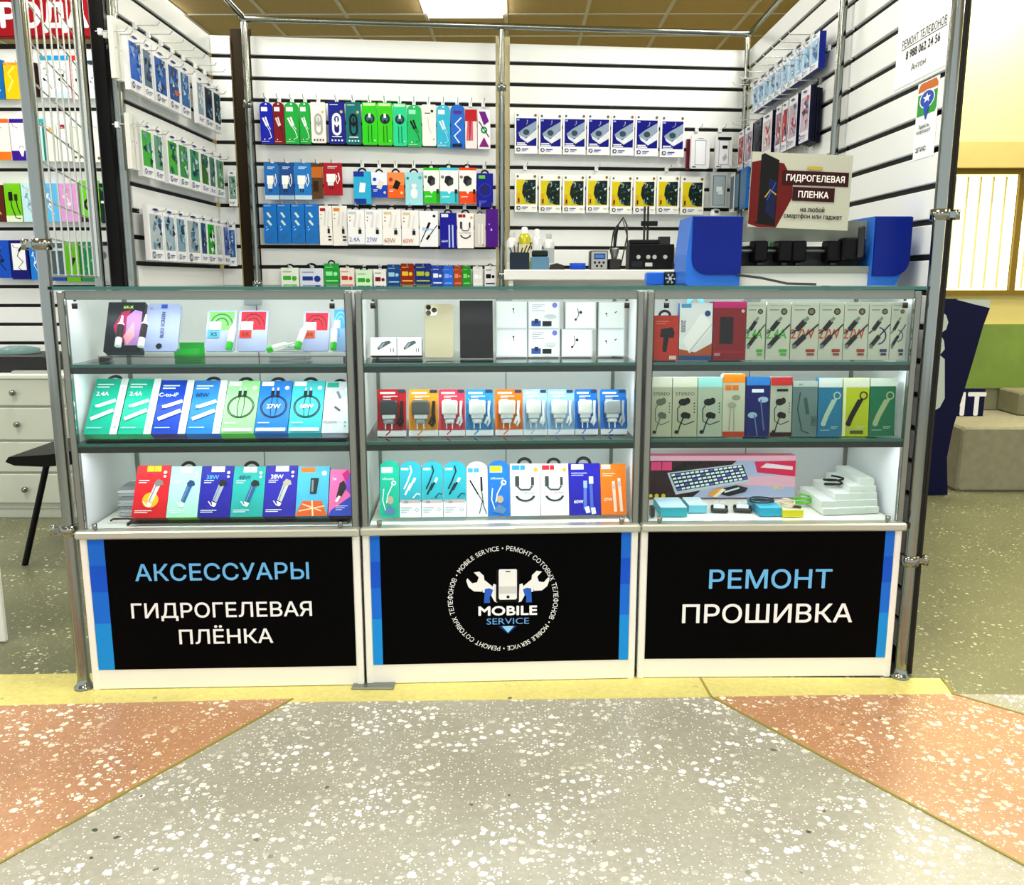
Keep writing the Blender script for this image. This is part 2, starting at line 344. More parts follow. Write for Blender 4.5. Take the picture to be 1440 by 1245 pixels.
# ================================================================== KIOSK SLAT WALLS
GZ0, GP = 1.404, .0965
SLATM = mat('#e6eae8', .45, name='slat_white')
BL, BR = Vector((-1.43, 4.32, 0)), Vector((1.14, 4.61, 0)); BU = (BR - BL).normalized(); BN = Vector((BU.y, -BU.x, 0))
SLC = {}
def slatwall(name, O, U, segs, k0, k1, ztop=2.265, low=True, zlow=0):
    """O: floor start of the face; U: along; segs of (a, b) metres; slats k0..k1 on a black backing"""
    N = U.cross(Vector((0, 0, 1))); R = Matrix((U, -N, Vector((0, 0, 1)))).transposed().to_4x4(); R.translation = O
    w = struct(empty(name, mw=R)); L0, L1 = segs[0][0], segs[-1][1]
    for a, b in segs:
        MB().box(a + .002, .012, zlow, b - .002, .022, ztop, DARK).build('backing_board', w)
        for k in range(k0, k1 + 1):
            z0 = GZ0 + k * GP + .0085; z1 = min(z0 + GP - .017, ztop)
            if z1 - z0 < .02 or z0 < 0: continue
            key = (round(b - a, 4), round(z1 - z0, 4))
            if key not in SLC:
                l = b - a; h = z1 - z0; c = .002
                SLC[key] = MB().prismx([(0, c), (c, 0), (.012, 0), (.012, h), (c, h), (0, h - c)], 0, l, SLATM).build('slat', w, loc=(a, 0, z0)).data
            else: link('slat', SLC[key], w, loc=(a, 0, z0))
        if low:
            zb = GZ0 + k0 * GP - .0065; MB().box(a, 0, zlow, b, .012, zb, SLATM).build('lower_board', w)
    return w
def alongB(px): p = on(px, 393, BL, BN); return (p - BL).dot(BU)
sB = [(0.0, alongB(341)), (alongB(369), alongB(698)), (alongB(717), (BR - BL).length - .004)]
wall_back = slatwall('wall_back', BL, BU, sB, -6, 8)
wall_left = slatwall('wall_left', Vector((-1.43, 3.35, 0)), Vector((0, 1, 0)), [(0, .965)], -6, 8)
YP = 3.2
wall_right = slatwall('wall_right', Vector((1.14, 4.6, 0)), Vector((0, -1, 0)), [(0, 4.6 - YP - .01), (4.6 - YP + .01, 4.6 - 2.43)], -14, 8, low=False)
WL_outer = struct(MB().box(-1.475, 3.352, 0, -1.452, 4.3, 2.265, WHITE).build('trim_left')); struct(MB().box(1.163, 2.432, 0, 1.17, 4.6, 2.265, mat('#3a3a32')).build('trim_right'))
HOOKM = mat('#d8dcd8', .25, .6); CLIPM = mat('#f4f8f8', .3)
hookme = MB().tube([(0, .012, 0), (0, -.09, 0), (0, -.1, .012)], .0022, HOOKM, 6).box(-.008, -.012, -.012, .008, .0, .008, CLIPM)
HK = None
def hook(wall, x, z):
    global HK
    if HK is None: HK = hookme.build('peg_hook', wall, loc=(x, 0, z)).data
    else: link('peg_hook', HK, wall, loc=(x, 0, z))
# black end post of the left wall
o = MB().cbox(-1.505, 3.27, 0, -1.452, 3.345, 2.5, mat('#070806', .35), .006).build('end_post'); tag(o, 'thick black upright at the front end of the left slat wall', 'post')
# ================================================================== CHROME FRAME
def post(x, y, z0, z1, r, label, clamps=(), foot=False, cd=(0, -1)):
    e = empty('chrome_post', (x, y, 0)); tag(e, label, 'post', 'chrome tube frame of the kiosk')
    MB().tube([(0, 0, z0), (0, 0, z1)], r, CHROME, 18).build('tube', e)
    for z in clamps:
        c = MB(); c.lathe([(r, -.014), (r + .008, -.014), (r + .008, .014), (r, .014)], (0, 0, z), CHROME, 16)
        c.box(min(0, cd[0] * .04) - .006, min(0, cd[1] * .04) - .006, z - .008, max(0, cd[0] * .04) + .006, max(0, cd[1] * .04) + .006, z + .008, CHROME)
        cl = c.build('clamp', e)
        MB().lathe([(0, -.014), (.009, -.014), (.009, .014), (0, .014)], (cd[0] * .045, cd[1] * .045, z), CHROME, 12).build('clamp_screw', cl)
    if foot: MB().lathe([(r, 0), (.027, 0), (.027, .008), (r + .004, .012), (r, .03)], (0, 0, 0), CHROME, 20).build('foot_plate', e)
    return e
PL = atZ(119, 968, 0); PR = atZ(1265, 953, 0)
post(PL.x, PL.y, 0, 2.5, .0165, 'chrome tube post at the left front corner of the kiosk', (1.24, .47), True, (-1, 0))
post(PR.x, PR.y, 0, 2.5, .0165, 'chrome tube post at the right front corner beside the slat wall', (1.32, .36), True, (1, 0))
def pB(px, off): p = on(px, 393, BL + BN * off, BN); return p
for px, cl, lb in ((362, (1.95, 1.13), 'chrome tube post at the left of the back wall before a dark gap'), (706, (2.05, 1.17), 'chrome tube post dividing the back wall in the middle'), (1036, (2.1, 1.85), 'slim chrome tube post in the right back corner of the kiosk')):
    p = pB(px, .055); post(p.x, p.y, 0, 2.31, .0155 if px < 1000 else .012, lb, cl)
post(1.105, YP, 0, 2.6, .014, 'chrome tube post halfway along the right slat wall', ())
post(-1.53, 3.25, 0, 2.5, .018, 'chrome tube post left of the thick black upright', ()); post(-1.425, 3.28, 0, 2.5, .018, 'chrome tube post right of the thick black upright', ())
def rail(p, q, r, label):
    o = MB().tube([p, q], r, CHROME, 14).build('chrome_rail'); tag(o, label, 'rail', 'chrome tube frame of the kiosk'); return o
pa, pm, pc = pB(362, .055), pB(706, .055), pB(1036, .055)
rail((pa.x - .02, pa.y, 2.325), (pc.x + .02, pc.y, 2.325), .0145, 'chrome top rail running along the back wall')
rail((1.105, YP - .9, 2.33), (pc.x + .01, pc.y - .03, 2.33), .0135, 'chrome top rail running forward along the right wall')
rail((pa.x, pa.y - .03, 2.33), (-1.2, 2.5, 2.33), .0135, 'chrome top rail running forward from the left back post')
rail((pa.x - .05, pa.y, 2.42), (-1.35, 2.9, 2.42), .012, 'second thinner chrome rail running above the left wall')
# dark sheet standing in for shade in the back wall's panel gap
o = MB(); g0, g1 = sB[0][1], sB[1][0]; p = BL + BU * g0; q = BL + BU * g1
struct(MB().add([(p.x, p.y + .02, 0), (q.x, q.y + .02, 0), (q.x, q.y + .02, 2.3), (p.x, p.y + .02, 2.3)], [(0, 1, 2, 3)], mat('#3a2f1c', .7)).build('gap_shade'))
g0, g1 = sB[1][1], sB[2][0]; p = BL + BU * g0; q = BL + BU * g1
struct(MB().add([(p.x, p.y + .02, 0), (q.x, q.y + .02, 0), (q.x, q.y + .02, 2.3), (p.x, p.y + .02, 2.3)], [(0, 1, 2, 3)], mat('#d9cfa6', .7)).build('trim_2'))
# ---- wire mesh panel on the left
m0 = Vector((PL.x - .01, PL.y + .03, 0)); m1 = Vector((-1.52, 3.23, 0)); md = (m1 - m0); ml = md.length; md.normalize()
Rm = Matrix((md, -md.cross(Vector((0, 0, 1))), Vector((0, 0, 1)))).transposed().to_4x4(); Rm.translation = m0
me_ = empty('mesh_panel', mw=Rm); tag(me_, 'white wire mesh panel between the left front post and the black upright', 'mesh panel')
WIRE = mat('#c4c8c2', .25, .8); zb = 1.16
for i in range(9):
    x = .05 + (ml - .07) * i / 8; r = .006 if i in (0, 8) else .0028
    MB().tube([(x, 0, zb), (x, 0, 2.5)], r, WIRE, 6).build('vertical_wire', me_)
for k in range(14): MB().tube([(.05, .004, zb + .001 + k * .1), (ml - .05, .004, zb + .001 + k * .1)], .0028 if k else .005, WIRE, 6).build('cross_wire', me_)
# ================================================================== DISPLAY CASES
BOARD = mat('#f4f3ea', .4, name='white_laminate'); INNER = mat('#eef0f4', .5, name='case_lining'); ALD = mat('#2c342f', .35, .7, name='grey_aluminium')
BANB = mat('#020203', .5, name='banner_black'); BANB.node_tree.nodes['Principled BSDF'].inputs['Specular IOR Level'].default_value = .04; CD = .42
ZL, ZS2, ZS1, ZT = .474, .712, .927, 1.132
class Case: pass
def case(pl, pr, label, text, strips, k):
    a, b = atZ(*pl, 0), atZ(*pr, 0); U = (b - a).normalized(); W = Vector((-U.y, U.x, 0)); w = (b - a).length
    R = Matrix((U, W, Vector((0, 0, 1)))).transposed().to_4x4(); R.translation = a
    e = empty('display_case', mw=R); tag(e, label, 'display case', 'glass display counters of the kiosk')
    c = Case(); c.o, c.U, c.W, c.w, c.e, c.R = a, U, W, w, e, R
    pw = .0195
    for x in (0, w - pw):
        for y in (0, CD - pw): 
            MB().cbox(x, y, ZL - .02, x + pw, y + pw, ZT - .012, ALU, .003).build('corner_post', e)
            MB().cbox(x, y, 0, x + pw, y + pw, ZL - .0225, BOARD, .003).build('lower_post', e)
    MB().box(pw, .004, .004, w - pw, .02, ZL - .03, BOARD).build('front_board', e)
    MB().box(.002, CD - .008, .02, w - .002, CD, ZT - .014, INNER).build('back_panel', e)
    for x in (.004, w - .01): MB().box(x, pw, .01, x + .006, CD - pw, ZT - .014, INNER).build('side_panel', e)
    MB().cbox(-.003, -.022, ZL - .022, w + .003, .02, ZL, mat('#b9bcae', .35, .5), .004).build('ledge', e)
    MB().box(pw, .02, ZL - .016, w - pw, CD - .01, ZL - .002, BOARD).build('floor_board', e)
    for nm, z in (('shelf', ZS2), ('shelf', ZS1)):
        s = MB().box(.01, .012, z - .006, w - .01, CD - .01, z, GLASS).build(nm, e)
        MB().box(.008, .004, z - .007, w - .008, .0118, z + .001, EDGE).build('green_edge', s)
        MB().box(pw, .006, z - .024, w - pw, .02, z - .0075, ALD).build('support_rail', s)
        t = MB().box(pw + .02, .024, z - .02, w - pw - .02, .034, z - .008, emis('#ffffff', 3)).build('light_strip', e)
        area('light_strip_lamp', (w / 2, .05, z - .022), (w - .1, .03), LED, (.94, .96, 1), (math.radians(-25), 0, 0), e)
    t = MB().box(-.003, -.008, ZT - .008, w + .003, CD + .01, ZT, GLASS).build('top_glass', e)
    MB().box(-.003, -.012, ZT - .0085, w + .003, -.0082, ZT + .0005, EDGE).build('green_edge', t)
    MB().box(pw, .006, ZT - .034, w - pw, .024, ZT - .0095, ALU).build('top_rail', e)
    MB().box(pw + .02, .028, ZT - .03, w - pw - .02, .038, ZT - .012, emis('#ffffff', 3)).build('light_strip', e)
    area('light_strip_lamp', (w / 2, .055, ZT - .03), (w - .1, .03), LED * .8, (.94, .96, 1), (math.radians(-25), 0, 0), e)
    MB().box(pw + .001, -.001, ZL + .004, w - pw - .001, .003, ZT - .03, GLASS).build('front_glass', e)
    for x in (pw + .03, w - pw - .03):
        for z, s in ((ZL + .012, 1), (ZT - .05, -1)):
            q = MB(); q.lathe([(0, -.007), (.007, -.007), (.007, .007), (0, .007)], (0, 0, 0), CHROME if s > 0 else BLACK, 12)
            q.tube([(0, .004, -.012 * s), (0, .004, .016 if s < 0 else 0)], .004, CHROME if s > 0 else BLACK, 8)
            q.build('glass_clip', e, loc=(x, -.009, z))
    for fx in (.5,): MB().box(w * fx + .03, CD - .0095, ZL + .02, w * fx + .033, CD - .0078, ZT - .03, mat('#8f949a')).build('door_seam', e)
    for x, z in ((w * .5, ZS2 - .045), (w * .5, ZT - .06)): MB().cbox(x, CD - .03, z, x + .05, CD - .01, z + .03, mat('#b9bec6'), .003).build('hinge', e)
    for x in (.05, w - .09): MB().lathe([(0, 0), (.014, 0), (.014, .004), (0, .004)], (x + .02, .03, 0), BLACK, 12).build('foot', e)
    # banner on the front board
    zb0, zb1 = .062, ZL - .026
    bn = MB().box(pw + .001, .0025, zb0, w - pw - .001, .0039, zb1, BANB).build('banner', e); bw = w - 2 * pw - .002; bh = zb1 - zb0
    A = Art(bw, bh, .0024, pw + .001, zb0)
    for sd in strips:
        x0, x1 = (.0, .062) if sd == 'L' else (.962, 1.0)
        if k == 1: x0, x1 = (.0, .037) if sd == 'L' else (.963, 1)
        A.R(x0, .36, x1, 1, '#2a7fe0'); A.R(x0, 0, x1, .36, '#2a9fe6'); A.R(x0, .6, x1, .8, '#2268d8')
    for t in text: A.T(*t[0], **t[1])
    if k == 1: logo(A, bw, bh)
    A.build(bn, 'lettering'); return c
def logo(A, bw, bh):
    W_ = '#f5f6f4'; cx, cy = .507, .5; R = .205; asp = bw / bh
    def ringtext(t, a0, hh):
        wd = [.34 if ch == ' ' else textgeo(ch, 0)[3] - textgeo(ch, 0)[2] + .13 for ch in t]; k = 360 / sum(wd); a = a0
        for ch, q in zip(t, wd):
            m_ = a - q * k / 2; rad = math.radians(m_); A.n = 3
            if ch != ' ': A.T(ch, cx + R * math.cos(rad), cy + R * asp * math.sin(rad), hh, W_, rot=m_ - 90, bold=.004, squash=min(1, R * bw * math.radians(k) / (hh * bh / .73)))
            a -= q * k
    ringtext('РЕМОНТ СОТОВЫХ ТЕЛЕФОНОВ • MOBILE SERVICE • РЕМОНТ СОТОВЫХ ТЕЛЕФОНОВ • MOBILE SERVICE • ', 87, .036)
    U = lambda x, y: ((x - 90) / 1193 * 1, 1 - (y - 425) / 605)      # logo drawing grid -> banner units
    def P(pts, c): A.P([U(*p) for p in pts][::-1], c)
    for sx in (1, -1):
        f = lambda pts: [((717 + sx * (x - 717)), y) for x, y in pts] if sx == 1 else [((717 - (x - 717)), y) for x, y in pts][::-1]
        P(f([(560, 602), (585, 598), (606, 618), (610, 650), (596, 692), (560, 690), (535, 670), (525, 640), (530, 628), (552, 652), (575, 648), (582, 625)]), W_)
        P(f([(596, 640), (612, 640), (645, 668), (640, 700), (600, 695)]), W_)
        P(f([(650, 656), (664, 660), (668, 744), (655, 740), (640, 712), (642, 680)]), W_)
        P(f([(610, 680), (630, 676), (648, 684), (640, 710), (632, 716), (634, 745), (606, 745)]), '#3d74cf')
    P([(668, 586), (762, 586), (768, 592), (768, 738), (762, 742), (668, 742), (662, 738), (662, 592)], '#020203')
    P([(678, 588), (754, 588), (758, 594), (758, 724), (752, 730), (680, 730), (674, 724), (674, 594)], W_)
    P([(676, 668), (756, 668), (756, 702), (676, 702)], '#dcdcda'); P([(706, 596), (728, 596), (728, 601), (706, 601)], '#10151c')
    A.E(*U(717, 717), .006, '#10151c')
    A.T('MOBILE', *U(716, 780), .072, '#ffffff', w=.225, bold=.035); A.T('SERVICE', *U(716, 830), .05, '#7fb4ea', w=.165)
    P([(672, 854), (760, 854), (717, 892)], '#1d3f8c'); P([(688, 854), (746, 854), (717, 886)], '#9fd8f4')
LED = .75
LB, WT = '#7fc4f2', '#f4f5f5'
cA = case((131, 972), (512, 965.5), 'left display counter with black accessories and hydrogel film banner', [(('АКСЕССУАРЫ', .5, .745, .125, LB), dict(w=.66, bold=.012)), (('ГИДРОГЕЛЕВАЯ', .49, .455, .112, WT), dict(w=.69, bold=.012)), (('ПЛЁНКА', .5, .25, .11, WT), dict(w=.36, bold=.012))], 'L', 0)
cB = case((516, 964.5), (892, 956), 'middle display counter with round phone and wrench emblem on black banner', [], 'LR', 1)
cC = case((896, 955.5), (1252, 953), 'right display counter with black repair and firmware lettering banner', [(('РЕМОНТ', .505, .63, .145, LB), dict(w=.5, bold=.012)), (('ПРОШИВКА', .5, .36, .145, WT), dict(w=.7, bold=.012))], 'R', 2)
fp = MB().cbox(-.07, -.02, 0, .05, .05, .008, ALU, .002).build('floor_plate'); fp.location = atZ(530, 967, 0) ; tag(fp, 'small metal foot plate between left and middle display counters', 'foot plate')
# ================================================================== PRODUCT PACKS
ORD = ['first', 'second', 'third', 'fourth', 'fifth', 'sixth', 'seventh', 'eighth', 'ninth', 'tenth', 'eleventh', 'twelfth']
def arch(w, h, n=8, k=1.0):
    r = w / 2; rz = r * k
    return [(-w / 2, 0), (w / 2, 0)] + [(r * math.cos(math.pi * i / n), h - rz + rz * math.sin(math.pi * i / n)) for i in range(n + 1)]
def rrect(w, h, r, n=4):
    o = []
    for cx, cz, a in ((w / 2 - r, r, -90), (w / 2 - r, h - r, 0), (-w / 2 + r, h - r, 90), (-w / 2 + r, r, 180)):
        o += [(cx + r * math.cos(math.radians(a + 90 * i / n)), cz + r * math.sin(math.radians(a + 90 * i / n))) for i in range(n + 1)]
    return o
def loop_tab(w, h, m, at=.0, s=.26):                       # black hang tab with an opening, standing on top of a box
    r = w * s; q = []
    pts = [(-r, 0), (r, 0)] + [(r * math.cos(math.pi * i / 8), r * .85 * math.sin(math.pi * i / 8)) for i in range(9)]
    out = [(r * math.cos(math.pi * i / 10), r * .9 * math.sin(math.pi * i / 10)) for i in range(11)]
    inn = [(r * .62 * math.cos(math.pi * i / 10), r * .5 * math.sin(math.pi * i / 10)) for i in range(11)]
    mb = MB(); vs = [(x + at, y, h + z) for y in (-.0006, .0006) for x, z in out + inn]
    fs = []
    for k in range(10):
        fs += [(k, k + 1, 12 + k, 11 + k), (22 + k + 1, 22 + k, 33 + k, 34 + k), (k + 1, k, 22 + k, 23 + k), (11 + k, 12 + k, 34 + k, 33 + k)]
    return mb.add(vs, fs, m)
def frame(O, U, V):
    N = U.cross(V).normalized(); return N, lambda p: Matrix((U, -N, V)).transposed().to_4x4()
def pack(name, cat, mw, w, h, d, shape, bg, art, label, group, side=None, tab=None, rough=.35):
    """one pack: own body mesh with printed front as a part; local origin at front bottom centre"""
    m = mat(bg, rough); mb = MB()
    if shape == 'box': mb.box(-w / 2, 0, 0, w / 2, d, h, m if side is None else mat(side, rough)); mb.add([(-w / 2, -.0001, 0), (w / 2, -.0001, 0), (w / 2, -.0001, h), (-w / 2, -.0001, h)], [(0, 1, 2, 3)], m)
    elif shape == 'arch': mb.prism(arch(w, h, 8, .7), 0, d, m)
    elif shape == 'round': mb.prism(rrect(w, h, w * .09), 0, d, m)
    o = mb.build(name, None, mw); tag(o, label, cat, group)
    if art:
        A = Art(w, h, -.0002); art(A)
        A.build(o)
    if tab: loop_tab(w, h, mat(tab)).build('hang_tab', o, loc=(0, d * .5, 0))
    return o
def labels(items, phrase):
    cnt = {}; seen = {}
    for it in items: cnt[it['desc']] = cnt.get(it['desc'], 0) + 1
    out = []
    for it in items:
        d = it['desc']; seen[d] = seen.get(d, 0) + 1
        if cnt[d] == 1: out.append(f"{d}, {phrase}")
        elif cnt[d] == 2: out.append(f"{'left' if seen[d] == 1 else 'right'} one of two {d}, {phrase}")
        else: out.append(f"{ORD[seen[d] - 1]} {d} from left, {phrase}")
    return out
def I(xl, xr, yt, bg, desc, art=None, shape='box', d=.025, side=None, tab=None, yb=None, name='accessory_box', cat='box', extra=None, lift=0, back=0):
    return dict(xl=xl, xr=xr, yt=yt, bg=bg, desc=desc, art=art, shape=shape, d=d, side=side, tab=tab, yb=yb, name=name, cat=cat, extra=extra, lift=lift, back=back)
def crop(items, s, ox, oy):
    for it in items:
        for k in ('xl', 'xr'): it[k] = it[k] * s + ox
        for k in ('yt', 'yb'):
            if it[k] is not None: it[k] = it[k] * s + oy
    return items
def row_case(c, zs, yb, lean, yoff, items, phrase, group, stand=True):
    """items standing in a case; plane through a line yoff behind the front, leaning back"""
    l = math.radians(lean); V = Vector((0, 0, 1)) * math.cos(l) + c.W * math.sin(l); U = c.U
    mid = (items[0]['xl'] + items[-1]['xr']) / 2
    zb = on(mid, yb, c.o + c.W * yoff, c.W).z; dm = max(i_['d'] for i_ in items) * math.sin(l); zb = max(zb, zs + .0012 + dm); O = c.o + c.W * yoff + Vector((0, 0, zb)); N = U.cross(V)
    lbs = labels(items, phrase); us = []
    for it, lb in zip(items, lbs):
        Oi = O + c.W * it['back'] + Vector((0, 0, it['lift']))
        p0 = on(it['xl'], yb, Oi, N); p1 = on(it['xr'], yb, Oi, N); pt = on((it['xl'] + it['xr']) / 2, it['yt'], Oi, N)
        u0, u1 = (p0 - O).dot(U), (p1 - O).dot(U); u0 = max(u0, .023); u1 = min(u1, c.w - .023); h = (pt - Oi).dot(V); us += [u0, u1]
        M = Matrix((U, -N, V)).transposed().to_4x4(); M.translation = Oi + U * (u0 + u1) / 2
        o = pack(it['name'], it['cat'], M, u1 - u0 - .0015, h, it['d'], it['shape'], it['bg'], it['art'], lb, group, it['side'], it['tab'])
        if it['extra']: it['extra'](o, u1 - u0 - .0015, h)
    if stand and zb - zs - dm > .004:
        dy = max(.05, .03 / max(math.cos(l), .3)) + .04; u0, u1 = max(min(us) - .01, .032), min(max(us) + .01, c.w - .032)
        M = Matrix((U, c.W, Vector((0, 0, 1)))).transposed().to_4x4(); M.translation = c.o + c.W * (yoff - .004) + Vector((0, 0, zs + .0006))
        hh = zb - zs - .0012 - dm; q = empty('acrylic_stand', mw=M); tag(q, 'clear acrylic riser under the packs, ' + phrase, 'stand', 'clear acrylic risers')
        MB().box(u0, 0, hh - .003, u1, dy, hh, CLEAR).build('top_plate', q)
        for x in (u0, u1 - .003): MB().box(x, 0, 0, x + .003, dy, hh - .003, CLEAR).build('side_plate', q)
        MB().box(u0, -.005, 0, u1, -.002, hh + .004, CLEAR).build('front_lip', q)
    return O, U, V, N
# ------------------------------------------------------------------ print designs
def words(A, x, y, n, c, w=.4, h=.012, gap=.026):           # tiny unreadable print as fine bars
    for i in range(n): A.R(x, y - i * gap, x + w * (1 - .23 * (i % 3)), y - i * gap + h, c)
    return A
def d_usb(c2, big=None, bc='#ffffff', strip='#f2f2f4'):     # two white plugs, white side strip
    def f(A):
        if strip: A.R(.78, 0, 1, 1, strip); A.E(.9, .3, .05, '#d8b4c8'); A.E(.9, .12, .04, '#b0b8c8'); A.L([(.82, .85), (.97, .75), (.97, .6), (.85, .5)], .03, '#cfd3da')
        words(A, .08, .88, 2, '#eaffff', .5, .02, .05)
        if big: A.T(big, .3, .72, .075, bc, bold=.02)
        A.L([(.18, .48), (.75, .6)], .12, '#ffffff'); A.L([(.12, .48), (.24, .5)], .16, c2); A.L([(.17, .49), (.23, .5)], .1, '#dfe8ee')
        A.L([(.12, .26), (.75, .42)], .13, '#ffffff'); A.L([(.14, .265), (.32, .31)], .09, '#e4e8ec')
        words(A, .07, .1, 1, '#d0f4ee', .45, .012)
    return f
def d_loop(big=None, lc='#20302f', head='#ffffff', bot='#e8f4f0'):   # coiled round cable seen from the front
    def f(A):
        A.R(.05, .9, .42, .985, head); A.R(.24, .9, .25, .985, '#cfd8d8'); A.E(.85, .86, .07, '#eef4f2')
        for r in (.42, .38): A.O(.5, .5, r, .025, lc)
        A.L([(.44, .74), (.4, .52), (.44, .3)], .02, lc); A.L([(.56, .74), (.6, .52), (.56, .3)], .02, lc)
        for x in (.42, .58): A.R(x - .05, .68, x + .05, .8, lc); A.R(x - .03, .8, x + .03, .86, '#cfd6d8')
        if big: A.T(big, .5, .5, .08, '#ffffff', bold=.02)
        words(A, .08, .18, 1, '#f4fbf8', .35, .015); A.R(.05, .03, .95, .09, bot)
    return f
def d_car(c1='#d8dde0', glow=None, big=None, hl='#ffffff', hc='#ffffff', dark='#20242c'):   # car charger plug
    def f(A):
        A.R(.3, .88, .72, .99, hl); A.R(.505, .88, .515, .99, hc)
        if big: A.T(big, .36, .78, .085, hc, bold=.02)
        words(A, .1, .7, 2, '#e8f0f4', .3, .014, .04)
        if glow: A.E(.5, .33, .24, glow)
        A.P([(.42, .32), (.56, .28), (.74, .6), (.6, .68)][::1], c1); A.P([(.4, .3), (.56, .26), (.52, .2), (.44, .21)], '#f4f4f0')
        A.P([(.56, .66), (.62, .58), (.84, .62), (.8, .7), (.66, .73)], dark); A.L([(.47, .31), (.62, .6)], .03, '#8a929a')
        A.L([(.3, .3), (.4, .22), (.5, .2)], .03, '#f2f4f4'); words(A, .08, .12, 2, '#f0f4f8', .5, .014, .035); A.E(.86, .86, .05, '#f0f0f0'); A.E(.86, .78, .04, '#f0f0f0')
    return f
def d_plug(ch='#f4f4f2', cable='#f0f0ee', card='#ffffff', mark=None):   # wall charger card behind the blister
    def f(A):
        A.R(.1, .9, .62, .94, '#ffffff'); words(A, .2, .84, 3, '#fdf6f4', .5, .016, .035); A.R(.72, .92, .97, .985, '#2b4a66')
        A.R(0, 0, 1, .12, '#e8ecee'); A.L([(.3, .02), (.45, .1), (.4, .16)], .05, mark or '#f2f2f2')
    return f
def x_plug(ch, pin='#a9b0b4', cable='#eceef0', blister=True):    # charger block, plug and lead held on the card, under a clear blister
    c1, c2, c3 = mat(ch, .3), mat(pin, .3, .5), mat(cable, .35)
    def f(o, w, h):
        b = MB(); b.cbox(-w * .38, -.03, h * .44, w * .22, -.002, h * .74, c1, .004); b.box(-w * .3, -.024, h * .36, w * .14, -.004, h * .44, mat('#d4d9dc', .3)); p = b.build('charger', o)
        q = MB(); q.cbox(-w * .27, -.02, h * .26, w * .1, -.004, h * .36, c2, .003)
        for x in (-.2, .02): q.tube([(w * x, -.012, h * .26), (w * x, -.012, h * .14)], .0024, mat('#e6e8e8', .2, .8), 8)
        q.build('plug', p)
        t = MB(); t.tube([(w * .36, -.008, h * .74), (w * .33, -.008, h * .5), (w * .37, -.008, h * .3), (w * .28, -.008, h * .2), (w * .2, -.008, h * .26), (w * .3, -.008, h * .4)], .0042, c3, 8); t.build('lead', o)
        if blister: MB().cbox(-w * .44, -.034, h * .1, w * .46, -.0006, h * .8, CLEAR, .006).build('blister', o)
    return f
def d_plugprint(ch='#f6f6f4', top='#ffffff', bot=None, lead='#f2f4f4'):   # bag with a printed wall charger
    def f(A):
        words(A, .25, .88, 2, '#d8ecfa', .5, .02, .045)
        if bot: A.R(0, 0, 1, .12, bot)
        A.P([(.18, .42), (.6, .42), (.66, .66), (.18, .66)], ch); A.P([(.24, .3), (.54, .3), (.56, .42), (.22, .42)], '#e3e8ea'); A.L([(.34, .3), (.34, .2)], .05, '#20262c'); A.L([(.48, .3), (.48, .2)], .05, '#20262c')
        A.L([(.8, .7), (.86, .5), (.74, .36), (.66, .5), (.72, .62)], .06, lead)
    return f
def d_cube(foot, dark='#23282c'):                            # white box, dark charger cube, coloured lower part
    def f(A):
        A.P([(0, 0), (1, 0), (1, .34), (.6, .34), (.5, .26), (.4, .34), (0, .34)], foot); A.R(.0, .93, 1, 1, foot); A.E(.14, .74, .09, '#8a9078')
        A.P([(.24, .6), (.45, .48), (.72, .54), (.74, .7), (.52, .78), (.3, .76)], dark); A.P([(.45, .48), (.72, .54), (.74, .7), (.48, .64)], '#4b5256')
        A.T('Bcxxxx'[:1] and 'power', .32, .2, .06, '#ffffff', w=.4); A.R(.8, .28, .96, .4, dark); A.L([(.84, .3), (.84, .04)], .025, dark); A.L([(.92, .3), (.92, .04)], .025, dark)
    return f
def d_cab(c='#f4f4f4', c2=None, tagc='#ffffff'):             # hanging cable, slanting plugs
    def f(A):
        A.R(.12, .78, .6, .88, tagc); A.E(.5, .95, .08, '#eef2f2', ry=.018)
        A.L([(.22, .62), (.5, .42)], .13, c); A.L([(.42, .64), (.62, .44)], .12, c); A.L([(.5, .42), (.72, .3), (.85, .15), (.6, .1)], .045, c2 or c); A.L([(.62, .44), (.8, .34)], .045, c2 or c)
        A.E(.3, .1, .05, '#f0e8e0'); words(A, .08, .04, 1, '#dfe6e4', .6, .012)
    return f
def d_hose(c='#f0f2f4', dark='#101820'):                     # clip-shaped looped cable
    def f(A):
        A.E(.8, .76, .09, '#c8c070'); words(A, .1, .92, 1, '#d8e0e8', .5, .018)
        A.O(.5, .58, .28, .13, c, ry=.15); A.O(.5, .32, .28, .13, c, ry=.13, a0=180, a1=360); A.L([(.28, .58), (.28, .32)], .13, c); A.L([(.72, .58), (.72, .32)], .13, c); A.L([(.5, .62), (.5, .4)], .1, c)
        for i in range(4): A.E(.2 + .2 * i, .07, .06, dark if c != dark else '#f0f0f0')
        words(A, .2, .15, 1, '#f4f6f8', .6, .02)
    return f
def d_ball(bg='#1b3a3a'):                                    # round dark coil window with two hanging leads
    def f(A):
        A.R(.1, .92, .9, .98, '#d8f8c0'); A.E(.5, .62, .34, bg); A.E(.5, .62, .22, '#4a7a86'); A.R(.42, .64, .58, .74, '#f0f4f0'); A.E(.5, .56, .1, '#1c2830')
        A.L([(.4, .46), (.4, .06)], .04, '#1a3a20'); A.L([(.62, .46), (.62, .06)], .04, '#1a3a20'); A.E(.82, .1, .05, '#e8f8e0')
    return f
